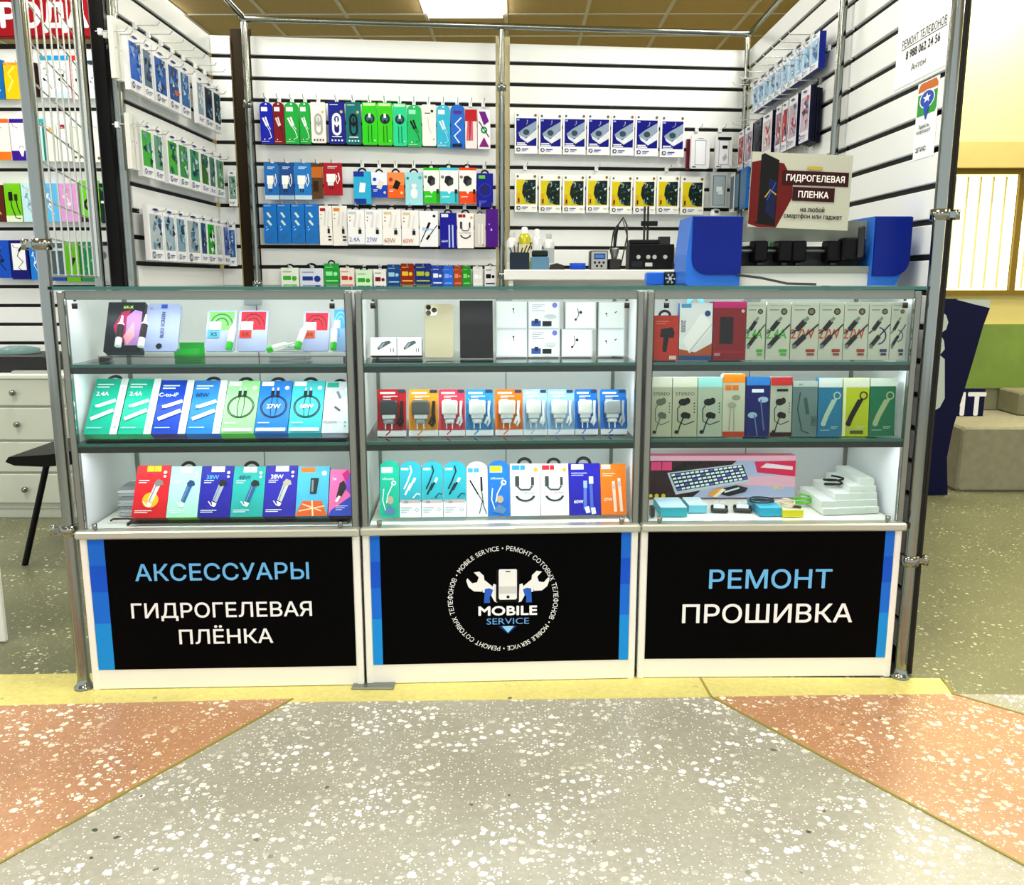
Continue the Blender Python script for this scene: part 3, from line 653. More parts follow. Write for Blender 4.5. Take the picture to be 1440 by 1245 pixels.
def d_slim(acc, big=None, bc='#3060c0'):                     # white slim cable box
    def f(A):
        A.R(.08, .86, .5, .94, acc); A.E(.14, .78, .05, '#c8a040'); A.E(.14, .68, .04, '#606060')
        A.L([(.5, .86), (.38, .5)], .1, '#dcdcd8'); A.L([(.75, .86), (.62, .45)], .1, '#e4e4e0'); A.R(.62, .3, .8, .42, '#1c2020'); A.R(.65, .42, .77, .48, '#a8b0b0')
        if big: A.T(big, .38, .14, .13, bc, w=.62)
        else: A.R(.66, .12, .9, .16, '#202020'); A.R(.66, .2, .9, .24, '#202020')
    return f
def d_diag(lc='#14181a', acc='#60b8e8', txt=None, tc='#50b848', foot=None):   # two black plugs with crossing lead
    def f(A):
        A.E(.72, .84, .14, '#1b1d14'); A.E(.72, .84, .09, '#8a8458'); A.R(.1, .86, .5, .88, '#9aa0a0'); words(A, .1, .94, 1, '#b8bebc', .6, .012)
        if txt: A.T(txt, .42, .46, .17, tc, w=.86, bold=.01)
        if acc: A.O(.42, .42, .42, .06, acc, a0=-80, a1=80)
        A.L([(.2, .52), (.5, .68)], .2, lc); A.L([(.46, .67), (.62, .74)], .12, '#8c9290'); A.L([(.12, .24), (.5, .42)], .2, lc); A.L([(.46, .4), (.98, .62)], .06, lc); A.L([(-.0, .46), (.25, .54)], .06, lc)
        A.R(.06, .2, .2, .27, '#7c8482')
        if foot: A.R(.55, .14, .88, .19, foot); A.R(.6, .08, .86, .12, foot)
    return f
def d_ear(c='#15181a', c2=None, head=None, hc='#f2f2f0', txt=None, foot=None, bg2=None):     # in-ear phones
    def f(A):
        if bg2: A.R(0, 0, 1, .82, bg2)
        if head: A.R(0, .83, 1, 1, head)
        if txt: A.T(txt, .5, .72, .055, '#3c4440', w=.78, bold=.0)
        b = c2 or c
        A.E(.44, .58, .2, c, ry=.06); A.E(.6, .6, .12, b, ry=.055); A.L([(.4, .58), (.2, .46), (.22, .26), (.5, .2), (.9, .26)], .04, c)
        A.E(.5, .36, .17, c, ry=.055); A.E(.64, .35, .1, b, ry=.05); A.L([(.46, .34), (.3, .18), (.22, .05)], .05, c)
        for i in range(4): A.E(.88, .56 - .05 * i, .03, '#40484a')
        A.E(.16, .08, .08, '#14181a')
        if foot: A.R(0, 0, 1, .1, foot)
    return f
def d_headset(c='#dfe4d8'):                                  # long bluetooth earpiece
    def f(A):
        A.L([(.22, .2), (.36, .36), (.66, .62)], .2, c); A.E(.24, .22, .11, c); A.O(.78, .7, .16, .05, c); A.L([(.64, .6), (.74, .64)], .12, c); words(A, .1, .1, 1, '#a8b8b0', .4, .012); words(A, .55, .16, 2, '#c8d0c8', .3, .01, .025)
    return f
def d_glass(img, acc, logo='#1a2a7a'):                       # screen protector pack
    def f(A):
        A.R(.06, .19, .95, .86, img); A.P([(.14, .5), (.4, .62), (.95, .8), (.95, .62), (.62, .42), (.36, .36), (.2, .44)], acc[0]); A.P([(.18, .46), (.5, .36), (.95, .6), (.95, .4), (.55, .26), (.24, .38)], acc[1]); A.E(.5, .52, .14, acc[2], ry=.07); A.P([(.45, .34), (.62, .3), (.72, .4), (.6, .42)], '#e4e8ec')
        A.R(.1, .24, .45, .27, '#e8eaf4'); A.R(.1, .2, .52, .225, '#e8eaf4'); A.R(.08, .8, .2, .84, '#9ab0e8'); A.E(.12, .93, .05, '#6a6e70'); A.E(.9, .93, .06, '#8a7440'); A.O(.16, .095, .085, .035, logo); A.R(.07, .06, .11, .135, logo); A.R(.3, .1, .6, .125, '#4a58a8'); A.R(.3, .06, .5, .08, '#8a94c0')
    return f
def d_lion(A):
    random.seed(3)
    A.R(.07, .2, .93, .85, '#d6c822'); A.R(.07, .2, .22, .5, '#d8b020'); A.P([(.93, .22), (.7, .22), (.45, .32), (.32, .5), (.36, .7), (.5, .84), (.93, .85)], '#18302c')
    cs = ['#2c5a56', '#5a8a86', '#1c4038', '#8ab0a4', '#2a4a78', '#486a3c', '#c0d0c8']
    for i in range(26):
        x, y = random.uniform(.42, .88), random.uniform(.26, .8); a = random.uniform(0, 6.28); r = random.uniform(.05, .12)
        A.P([(x + r * math.cos(a), y + r * .6 * math.sin(a)), (x + r * .5 * math.cos(a + 2.2), y + r * .4 * math.sin(a + 2.2)), (x + r * .5 * math.cos(a + 4), y + r * .4 * math.sin(a + 4))], random.choice(cs))
    A.R(.13, .25, .2, .36, '#4a4420'); A.E(.12, .93, .05, '#6a6e70'); A.E(.88, .93, .06, '#8a7440'); A.O(.16, .1, .085, .035, '#141a3c'); A.R(.07, .065, .11, .14, '#141a3c'); A.R(.3, .11, .58, .135, '#4a5aa0'); A.R(.3, .07, .5, .09, '#8a94c0'); A.R(.74, .09, .92, .13, '#c8ccb8')
def d_strip(img, seedn, cs, logo='#1a3a8a'):                 # tall protector pack on the side walls
    def f(A):
        random.seed(seedn); A.R(.1, .2, .92, .84, img)
        for i in range(14):
            x, y = random.uniform(.3, .86), random.uniform(.26, .8); a = random.uniform(0, 6.28); r = random.uniform(.08, .2)
            A.P([(min(.92, x + r * math.cos(a + k)), y + r * .5 * math.sin(a + k)) for k in (0, 2.1, 4.2)], random.choice(cs))
        A.E(.5, .93, .2, logo, ry=.02); A.O(.2, .1, .1, .04, logo); A.R(.4, .1, .75, .12, '#6a78a8'); A.R(.4, .06, .65, .08, '#a0a8c0')
    return f
# ================================================================== CASE A (left)
GA = 'boxed accessories in the left counter'
sA = .3056
def x_tube(dx, tilt, cap='#3fb83a', body='#e8eee8'):         # small glue tube leaning on a pack
    def f(o, w, h):
        pass
    return f
def d_xs(c1, c2, lab, lc):
    def f(A):
        A.R(.08, .52, .92, .96, c1); A.O(.5, .62, .4, .05, c2, ry=.3, a0=0, a1=180); A.O(.5, .62, .25, .05, c2, ry=.2, a0=0, a1=180); A.R(.1, .52, .5, .72, '#b8c4dc'); A.P([(.1, .52), (.5, .52), (.5, .62), (.1, .72)], '#d4dcea'); A.R(.06, .32, .46, .5, lc); A.T(lab, .26, .41, .1, '#2a1c1c', bold=.01)
    return f
def d_6x(A):
    A.T('6X-X', .56, .9, .06, '#c8f070', bold=.02); A.P([(.2, .5), (.4, .8), (.62, .84), (.62, .2), (.4, .16)], '#a01858'); A.P([(.55, .12), (.95, .12), (.95, .8), (.75, .84), (.55, .7)], '#b48ac8'); A.P([(.5, .3), (.62, .12), (.8, .3), (.75, .6)], '#e4a8b4')
def d_bleo(A): A.L([(.8, .12), (.8, .13)], .01, '#203a80'); A.T('BLEO SCREEN', .5, .55, .07, '#28407c', w=.82, rot=90, bold=.02); A.E(.45, .1, .09, '#10141c'); A.R(.42, .9, .6, .98, '#2858b8'); A.T('5L', .14, .9, .05, '#3868c0')
row_case(cA, ZS1, 494, 26, .06, crop([
    I(212, 385, 148, '#17222c', 'black film box with pink phone picture', d_6x, d=.03, name='film_box'),
    I(395, 555, 155, '#a4aed2', 'pale lilac screen film pack with blue vertical lettering', d_bleo, 'round', .006, name='film_pack', back=.01),
    I(678, 818, 185, '#aab2d2', 'lilac film pack with green shell picture', d_xs('#7fc66a', '#2c7a50', 'XS', '#58a8cc'), 'round', .006, name='film_pack'),
    I(826, 965, 185, '#aab2d2', 'lilac film pack with red shell picture', d_xs('#d01838', '#7a0c24', 'XR', '#d83a30'), 'round', .006, name='film_pack'),
    I(1126, 1252, 190, '#aab2d2', 'lilac film pack with red shell picture', d_xs('#d01838', '#7a0c24', 'XR', '#d85a30'), 'round', .006, name='film_pack'),
    I(1262, 1372, 175, '#9cbce0', 'lilac film pack with light blue fan picture', d_xs('#58a8e0', '#88c8f0', '7', '#68b0e0'), 'round', .006, name='film_pack')], sA, 80, 380), 'upper shelf of left counter', GA)
CW = dict(strip='#f0eef2')
row_case(cA, ZS2, 610, 40, .03, crop([
    I(120, 276, 500, '#17c0a4', 'turquoise cable box with white plugs', d_usb('#17c0a4', '2.4A'), side='#12a070', tab='#101414'),
    I(278, 432, 500, '#17c0a4', 'turquoise cable box with white plugs', d_usb('#17c0a4', '2.4A'), side='#12a070'),
    I(433, 591, 507, '#1450c0', 'dark blue cable box with white plugs', d_usb('#1450c0', 'C-to-iP', '#dce8ff'), side='#0c3070'),
    I(592, 750, 508, '#2b8fdc', 'sky blue cable box with white plugs', d_usb('#2b8fdc', '60W', '#103a70'), side='#1a5fa0', tab='#101414'),
    I(750, 905, 510, '#a4dfa0', 'light green box with coiled black cable', d_loop(None), side='#58a838', tab='#101414'),
    I(905, 1059, 510, '#2b86d4', 'blue box with coiled black cable', d_loop('27W', '#10203a'), side='#1a5a98', tab='#101414'),
    I(1060, 1214, 510, '#4cc4cc', 'aqua box with coiled black cable', d_loop('60W', '#10302f'), side='#2a9098', tab='#101414'),
    I(1215, 1364, 513, '#d8dbe2', 'silver box with curled white cable', lambda A: (A.R(.06, .88, .5, .98, '#28b8a0'), A.E(.84, .84, .1, '#f2f2f4'), A.L([(.4, .75), (.16, .62), (.3, .5), (.7, .42), (.62, .32), (.3, .3)], .04, '#f8f8fa'), A.L([(.46, .8), (.6, .66)], .1, '#8a929c'), A.L([(.4, .5), (.62, .42)], .09, '#5a626c'), A.T('PD20W', .3, .2, .05, '#5a8a88'), A.E(.84, .2, .04, '#40c090'), A.E(.84, .12, .04, '#40c090')), side='#9aa0a8', tab='#101414')], sA, 80, 380), 'middle shelf of left counter', GA)
s6 = .3052
row_case(cA, ZL, 727, 30, .04, crop([
    I(276, 436, 180, '#d81c30', 'red box with silver car charger', d_car('#d8d4cc', '#f4b820', None, '#f4d020', '#d81c30', '#8a8680'), side='#a00c20'),
    I(436, 581, 184, '#b4e6d2', 'mint box with blue car charger', d_car('#2a6ea8', None, None, '#e8f8f4', '#8ac8c8', '#1a4a80'), side='#80d020', tab='#101414'),
    I(581, 731, 182, '#2420a4', 'indigo box with grey car charger and blue wattage', d_car('#aab4c0', None, '38W', '#e8e8f4', '#58b0f4'), side='#16106c'),
    I(731, 882, 184, '#28b0ac', 'teal box with white car charger and plugs', d_car('#2a6aa0', None, '48W', '#f4d8dc', '#2a5a70'), side='#1c8a30', tab='#101414'),
    I(882, 1031, 180, '#2c22ac', 'indigo box with silver car charger and white wattage', d_car('#c8ccc4', None, '38W', '#f2f2f6', '#e8e8f8', '#b8b0a0'), side='#16106c'),
    I(1031, 1181, 184, '#58b8dc', 'sky blue box with black car charger over orange city', lambda A: (A.R(.1, .88, .55, .98, '#e88830'), A.E(.84, .86, .08, '#d8f0f8'), A.P([(.0, .0), (1, 0), (.9, .14), (.8, .3), (.2, .3), (.08, .14)], '#e8702c'), A.L([(.1, .1), (.9, .2)], .04, '#f4d8b0'), A.L([(.2, .24), (.8, .1)], .04, '#f4d8b0'), A.L([(.5, .3), (.55, 0)], .05, '#f8e0c0'), A.P([(.42, .44), (.62, .44), (.68, .76), (.42, .76)], '#30383c'), A.R(.46, .48, .52, .72, '#8a9498')), side='#38a0b0'),
    I(1183, 1330, 198, '#f078b4', 'pink and blue box with black car charger', lambda A: (A.P([(0, 0), (1, 0), (1, .45), (.1, .12)], '#3a58c8'), A.P([(.5, .9), (.75, 1), (.95, .75), (.8, .6)], '#d01880'), A.P([(1, .4), (.6, .6), (.8, .9), (1, .95)], '#8a50c0'), A.P([(.3, .4), (.46, .36), (.72, .6), (.6, .76), (.42, .7)], '#2a2630'), A.L([(.3, .3), (.45, .42)], .12, '#e8e4ec'), A.T('1x', .2, .8, .07, '#ffffff'), words(A, .3, .2, 3, '#e8e8fc', .5, .014, .04)), side='#101458')], s6, 100, 600), 'bottom of left counter', GA)
# ================================================================== CASE B (middle)
s7 = .2917; GB = 'accessories in the middle counter'
def d_tiny(A): A.P([(.25, .4), (.3, .3), (.8, .7), (.72, .82), (.45, .74)], '#59646a'); A.P([(.3, .42), (.5, .72), (.56, .7), (.4, .4)], '#98a4aa'); A.L([(.78, .4), (.78, .18)], .03, '#40302c'); A.L([(.88, .4), (.88, .18)], .03, '#40302c')
row_case(cB, ZS1, 509, 12, .13, crop([
    I(72, 199, 290, '#f0f1f3', 'small white box with grey clip picture', d_tiny, d=.05, side='#2a302e'),
    I(200, 320, 290, '#f0f1f3', 'small white box with grey clip picture', d_tiny, d=.05, side='#2a302e')], s7, 500, 390), 'upper shelf of middle counter', GB)
def x_phone(o, w, h):
    b = MB(); b.prism([(x - w * .27, z + h * .78) for x, z in rrect(w * .4, h * .19, w * .09)], -.0022, .001, mat('#cfc6ae', .25, .3)); p = b.build('camera_bump', o)
    for x, z in ((-.37, .935), (-.37, .83), (-.17, .885)): MB().prism([(x * w + .09 * w * math.cos(a * .4189), z * h + .09 * w * math.sin(a * .4189)) for a in range(15)], -.005, -.0022, mat('#141615', .1)).build('lens', p)
    MB().prism([(x, z - .001) for x, z in rrect(w * 1.05, h * 1.01, w * .13)], -.0006, .0085, CLEAR).build('clear_case', o)
row_case(cB, ZS1, 507, 14, .12, crop([
    I(334, 474, 130, '#c9c0a6', 'gold smartphone back with three lenses in clear case', None, 'round', .008, name='smartphone', cat='smartphone', extra=x_phone),
    I(503, 665, 112, '#060606', 'plain black upright box', None, d=.02, name='black_box')], s7, 500, 390), 'upper shelf of middle counter', GB)
def d_earbox(v):
    def f(A):
        A.R(.04, .04, .96, .96, ['#dfe3e5', '#e8eaf0', '#eceef2', '#e2e6e8'][v % 4])
        if v % 4 == 0: A.L([(.56, .7), (.58, .56)], .02, '#30383a'); A.E(.56, .72, .03, '#30383a')
        elif v % 4 == 1: words(A, .12, .86, 4, '#9aa0b8', .4, .02, .07); A.E(.84, .86, .08, '#7a80d8'); A.R(.1, .1, .4, .3, '#3058a8'); A.R(.45, .1, .74, .28, '#181c20'); A.E(.7, .45, .2, '#c4cace', ry=.08); A.R(.2, .2, .32, .36, '#243048')
        elif v % 4 == 2: A.L([(.4, .75), (.44, .5), (.36, .35)], .025, '#4a5254'); A.E(.5, .6, .05, '#2a3032'); A.E(.34, .34, .04, '#2a3032')
        else: A.E(.3, .56, .035, '#2a3032'); A.L([(.3, .56), (.32, .44)], .02, '#2a3032'); A.L([(.62, .58), (.7, .64)], .035, '#1a2022')
    return f
ebd = ['plain silver earphone box', 'white earphone box with blue badge', 'pale earphone box with tilted earbud', 'silver earphone box with two earbuds']
cols4 = [(676, 829), (831, 985), (992, 1142), (1168, 1345)]
O, U, V, N = row_case(cB, ZS1, 510, 4, .16, crop([I(a, b, 250, '#cfd4d7', ebd[i], d_earbox(i), d=.045, side='#aab0b4', name='earphone_box') for i, (a, b) in enumerate(cols4)], s7, 500, 390), 'bottom tier, upper shelf of middle counter', GB)
lo = [o for o in COL.objects if o.name.startswith('earphone_box') and not o.parent]
for i, (a, b) in enumerate(cols4):
    src = lo[i]; hh = max(v.co.z for v in src.data.vertices); up = copytree(src)
    up.matrix_basis = src.matrix_basis @ Matrix.Translation((0 if i != 2 else .01, 0, hh + .0006)); up['label'] = ebd[i] + ', top tier, upper shelf of middle counter'
BLS = [(104, 246, '#c01c2c', 'red blister card with grey charger', '#4a5052', '#2a2e30'), (256, 400, '#eaa530', 'amber blister card with grey charger', '#6a6e6c', '#303436'), (401, 530, '#e04860', 'rose blister card with white charger', '#eceae8', '#e4e6e8'), (531, 666, '#3a98d0', 'blue blister card with white charger', '#eef0f0', '#d8e0e4'),
       (673, 808, '#ee8020', 'orange blister card with white charger and coiled lead', '#f0efec', '#f2f2f0'), (809, 926, '#a8cdea', 'pale blue blister card with white charger and lead', '#f2f4f4', '#f0f2f4'), (927, 1056, '#9cc8ee', 'pale sky blister card with white charger', '#f2f4f4', '#e8eef4'), (1058, 1170, '#1c7cd8', 'bright blue blister card with white charger', '#f2f4f4', '#e8eef4'), (1181, 1325, '#1a80d0', 'blue blister card with grey charger', '#b0b6b8', '#b8c4cc')]
row_case(cB, ZS2, 617, 14, .085, crop([I(a, b, 540, c, d_, d_plug(mark=c), 'round', .003, name='charger_blister', cat='charger', extra=x_plug(ch, '#8a9296' if ch < '#a' else '#c8d0d4', ld)) for a, b, c, d_, ch, ld in BLS], s7, 500, 390), 'middle shelf of middle counter', GB)
def d_white2(c, txt): # white box with two angled plugs and arc
    def f(A):
        A.R(.06, .88, .32, .97, c); A.R(.34, .88, .5, .97, c); A.E(.86, .88, .08, '#e0b050'); A.R(.16, .56, .3, .76, '#4a5254'); A.R(.7, .58, .8, .74, '#4a5254'); A.L([(.24, .56), (.35, .5), (.65, .5), (.74, .57)], .06, '#5a6264'); A.O(.5, .4, .34, .09, '#3a4446', ry=.13, a0=190, a1=350); A.T(txt, .48, .44, .04, '#6a80a0' if c[1] < '8' else '#a03040', w=.72)
    return f
def d_long(lc): # printed cable bow with pale lower label
    def f(A):
        A.R(.06, .84, .4, .88, '#e8fbfa'); A.L([(.48, .92), (.55, .82), (.35, .62), (.2, .5)], .07, lc); A.L([(.4, .48), (.66, .66)], .1, lc); A.L([(.62, .62), (.72, .7)], .12, '#e8eef0'); A.L([(.25, .4), (.5, .6)], .08, lc if lc != '#f0f4f4' else '#f8fafa')
        A.R(0, 0, 1, .27, '#eef1f2'); A.R(.05, .25, .95, .31, '#c8b8b4'); A.T('3A', .3, .27, .05, '#10181a'); words(A, .06, .16, 3, '#9aa4b0', .5, .012, .04); A.O(.8, .13, .08, .02, '#8aa0b0'); A.L([(.62, .34), (.8, .42), (.95, .4)], .05, lc)
    return f
def d_silic(A):
    A.R(.08, .78, .66, .88, '#dffaf4'); A.T('silicone', .42, .68, .045, '#eafcfa', w=.6); A.L([(.2, .5), (.15, .3), (.3, .12), (.6, .06)], .05, '#e8fbf8'); A.L([(.7, .6), (.42, .4), (.35, .25)], .05, '#e8fbf8'); A.O(.72, .6, .13, .06, '#e8fbf8'); A.E(.55, .3, .16, '#c8b4a0', ry=.07); A.P([(.2, .08), (.5, .22), (.85, .12), (.7, .04)], '#6a90b8')
row_case(cB, ZL, 726, 17, .055, crop([
    I(116, 211, 60, '#14c0a4', 'turquoise arch-top cable pack', d_silic, 'arch', .02, name='cable_pack', cat='cable pack'),
    I(212, 318, 64, '#38b4c4', 'aqua arch-top cable pack with white cable', d_long('#f0f4f4'), 'arch', .02, name='cable_pack', cat='cable pack'),
    I(319, 424, 64, '#38b4c4', 'aqua arch-top cable pack with dark cable', d_long('#1c3c40'), 'arch', .02, name='cable_pack', cat='cable pack'),
    I(425, 535, 64, '#38b4c4', 'aqua arch-top cable pack with dark cable', d_long('#1c3c40'), 'arch', .02, name='cable_pack', cat='cable pack'),
    I(536, 639, 66, '#e8ecf2', 'white arch-top cable pack with black plugs', lambda A: (A.R(.06, .8, .3, .88, '#58a8e0'), A.R(.34, .8, .6, .88, '#58a8e0'), A.L([(.15, .66), (.55, .4)], .07, '#20282c'), A.L([(.7, .72), (.72, .46)], .1, '#20282c'), A.L([(.55, .4), (.75, .28), (.6, .05)], .04, '#2a3236'), A.L([(.72, .46), (.8, .2), (.95, .04)], .04, '#2a3236')), 'arch', .02, name='cable_pack', cat='cable pack'),
    I(640, 746, 60, '#2080d4', 'blue arch-top cable pack with yellow tag', lambda A: (d_silic(A), A.R(.08, .8, .62, .9, '#d8e830')), 'arch', .02, name='cable_pack', cat='cable pack'),
    I(747, 893, 76, '#f2f3f5', 'white cable box with blue brand tiles', d_white2('#40a0d8', 'CLOTH BRAIDED'), side='#2880b0', tab='#101414'),
    I(893, 1031, 76, '#f2f3f5', 'white cable box with red brand tiles', d_white2('#d02038', 'CLOTH BRAIDED'), side='#8a1020', tab='#101414'),
    I(1031, 1184, 74, '#2a22b4', 'indigo cable box with white plugs', lambda A: (A.R(.08, .88, .48, .98, '#e8e8f8'), words(A, .08, .8, 2, '#c8c8f4', .5, .016, .04), A.T('60W', .3, .26, .065, '#f4f4fc', bold=.02), A.L([(.52, .64), (.5, .1)], .1, '#6a88e0'), A.L([(.7, .7), (.72, .1)], .1, '#5a78d0'), A.R(.46, .52, .58, .66, '#a8c4f4'), A.R(.64, .6, .78, .74, '#dce8fc'), A.L([(.55, .16), (.6, .04)], .14, '#e8f0fc'), A.L([(.75, .14), (.78, .02)], .14, '#e8f0fc')), side='#16106c', tab='#101414'),
    I(1184, 1331, 78, '#f08820', 'orange cable box with pale plugs', lambda A: (A.R(.04, .9, .4, .99, '#f8e8d4'), words(A, .08, .8, 2, '#fce0c0', .5, .016, .04), A.T('27W', .28, .3, .06, '#fcecd8', bold=.02), A.L([(.5, .66), (.56, .06)], .12, '#f4d8c4'), A.L([(.72, .72), (.8, .06)], .12, '#f4d8c4'), A.L([(.51, .6), (.52, .5)], .08, '#b8c4d4'), A.L([(.73, .66), (.74, .56)], .08, '#b8c4d4')), side='#c04c10')], s7, 500, 630), 'bottom of middle counter', GB)
# ================================================================== CASE C (right)
s8 = .2986; GC = 'boxed accessories in the right counter'
def d_bank(A): A.R(.05, .92, .35, .99, '#60b0d8'); A.R(0, 0, 1, .08, '#2a5a8c'); A.P([(0, .08), (1, .08), (1, .3), (.5, .14), (0, .2)], '#b8602c'); A.E(.85, .82, .09, '#305890'); A.P([(.1, .34), (.32, .12), (.95, .55), (.98, .62), (.72, .82), (.62, .8)], '#fbfbfb'); A.P([(.3, .12), (.33, .18), (.97, .64), (.98, .62)], '#c8ccd0'); A.T('2000', .12, .6, .08, '#303438', rot=-90)
row_case(cC, ZS1, 511, 3, .028, crop([
    I(78, 213, 180, '#c83c18', 'orange red box with black car transmitter', lambda A: (A.P([(.25, .52), (.3, .7), (.75, .74), (.85, .62), (.8, .5)], '#1c1a18'), A.P([(.36, .2), (.52, .18), (.62, .52), (.4, .52)], '#141210'), words(A, .1, .86, 2, '#e89878', .5, .014, .05), A.R(.64, .02, .92, .1, '#e8d8d0')), d=.05, side='#8a2008', tab='#101010'),
    I(214, 370, 122, '#eef0f2', 'white box with tilted white power bank', d_bank, d=.03, side='#3060a0', tab='#58a8d8'),
    I(372, 527, 115, '#96101c', 'dark red box with black power bank and pink top', lambda A: (A.R(0, .9, 1, 1, '#d82888'), A.P([(.2, .28), (.62, .28), (.62, .74), (.2, .74)], '#1c0a0c'), A.T('000', .14, .1, .05, '#f0d8d8'), A.E(.9, .84, .05, '#f0c0c8'), A.R(.0, .12, 1, .16, '#b01428')), d=.05, side='#5c0810'),
    I(527, 618, 118, '#cfd2c4', 'white cable box with green wattage', d_diag(txt='2.4A', tc='#4ab83c', acc=None, foot='#58b840')),
    I(622, 735, 118, '#cfd2c4', 'white cable box with green wattage', d_diag(txt='2.4A', tc='#4ab83c', acc=None, foot='#58b840')),
    I(737, 868, 118, '#cfd2c4', 'white cable box with orange wattage', d_diag(txt='27W', tc='#c85a20', acc=None, foot='#b04028')),
    I(868, 984, 118, '#cfd2c4', 'white cable box with orange wattage', d_diag(txt='27W', tc='#c85a20', acc=None, foot='#b04028')),
    I(985, 1100, 118, '#cfd2c4', 'white cable box with orange wattage', d_diag(txt='27W', tc='#c85a20', acc=None, foot='#b04028')),
    I(1101, 1203, 118, '#cfd2c4', 'white cable box with purple ring', d_diag(acc='#3c3478', foot='#50406c')),
    I(1204, 1303, 118, '#cfd2c4', 'white cable box with purple ring', d_diag(acc='#3c3478', foot='#50406c'))], s8, 890, 390), 'upper shelf of right counter', GC)
row_case(cC, ZS2, 620, 5, .03, crop([
    I(68, 182, 470, '#b6baa4', 'grey stereo earphone box with grey earphones', d_ear('#6a7264', txt='STEREO', head='#dcdfd0'), name='earphone_box'),
    I(183, 300, 470, '#b6baa4', 'grey stereo earphone box with black earphones', d_ear('#101412', txt='STEREO', head='#dcdfd0'), name='earphone_box'),
    I(301, 418, 470, '#b0bcaa', 'pale earphone box with large black earphones and mint top', d_ear('#14181a', head='#a4dcd8'), name='earphone_box'),
    I(418, 524, 455, '#c4c8b4', 'white earphone box with orange top', lambda A: (A.R(0, .86, 1, 1, '#e89020'), A.R(.1, .74, .38, .82, '#e08020'), A.R(.42, .74, .7, .82, '#e08020'), A.E(.6, .62, .2, '#9aa090', ry=.045), A.E(.42, .5, .2, '#a8ae9c', ry=.05), A.L([(.36, .48), (.3, .1)], .03, '#9ca290'), A.L([(.5, .48), (.52, .1)], .03, '#9ca290'), A.R(0, 0, 1, .08, '#c04818')), 'round', .03, name='earphone_box'),
    I(527, 640, 470, '#0c1e70', 'navy earphone box with pale blue earphones', lambda A: (A.R(0, .86, 1, 1, '#3888d0'), A.R(.24, .74, .74, .8, '#e8f0fc'), A.E(.72, .62, .22, '#a8c4d8', ry=.05), A.L([(.62, .62), (.78, .1)], .06, '#5a78a8'), A.E(.28, .36, .2, '#a0c0d0', ry=.05), A.L([(.36, .36), (.5, .02)], .06, '#5a78a8')), name='earphone_box'),
    I(641, 744, 470, '#b8bcae', 'white earphone box with red striped top', lambda A: (d_ear('#151616', '#3a1410')(A), A.R(0, .86, 1, 1, '#c83838'), A.R(.28, .76, .8, .8, '#101214'), A.R(0, 0, 1, .07, '#3a0c0c')), name='earphone_box'),
    I(746, 864, 490, '#6f8684', 'slate grey earphone box with vertical lettering', lambda A: (A.R(0, .9, 1, 1, '#b8c4c0'), A.T('on', .3, .95, .05, '#101414'), A.L([(.3, .8), (.2, .5), (.4, .1), (.7, .05)], .05, '#3c5250'), A.L([(.5, .7), (.62, .4)], .14, '#4a605e'), A.T('STEREO', .86, .28, .09, '#1c2a2a', w=.4, rot=90)), name='earphone_box'),
    I(866, 980, 475, '#2a7fa0', 'blue earpiece box with pale earpiece', lambda A: (A.R(0, .84, 1, 1, '#d4dcd8'), d_headset('#b0c8b8')(A)), name='earpiece_box'),
    I(981, 1106, 475, '#b8c420', 'yellow earpiece box with black earpiece', lambda A: (A.R(0, .84, 1, 1, '#d8dccc'), A.R(.0, 0, .12, .84, '#dce0b0'), d_headset('#14161c')(A), A.R(.3, .04, .8, .1, '#5a6028')), name='earpiece_box'),
    I(1107, 1230, 475, '#177a58', 'green earpiece box with pale earpiece', lambda A: (A.R(0, .86, 1, 1, '#d4dcd4'), d_headset('#a8b890')(A)), name='earpiece_box')], s8, 890, 390), 'middle shelf of right counter', GC)
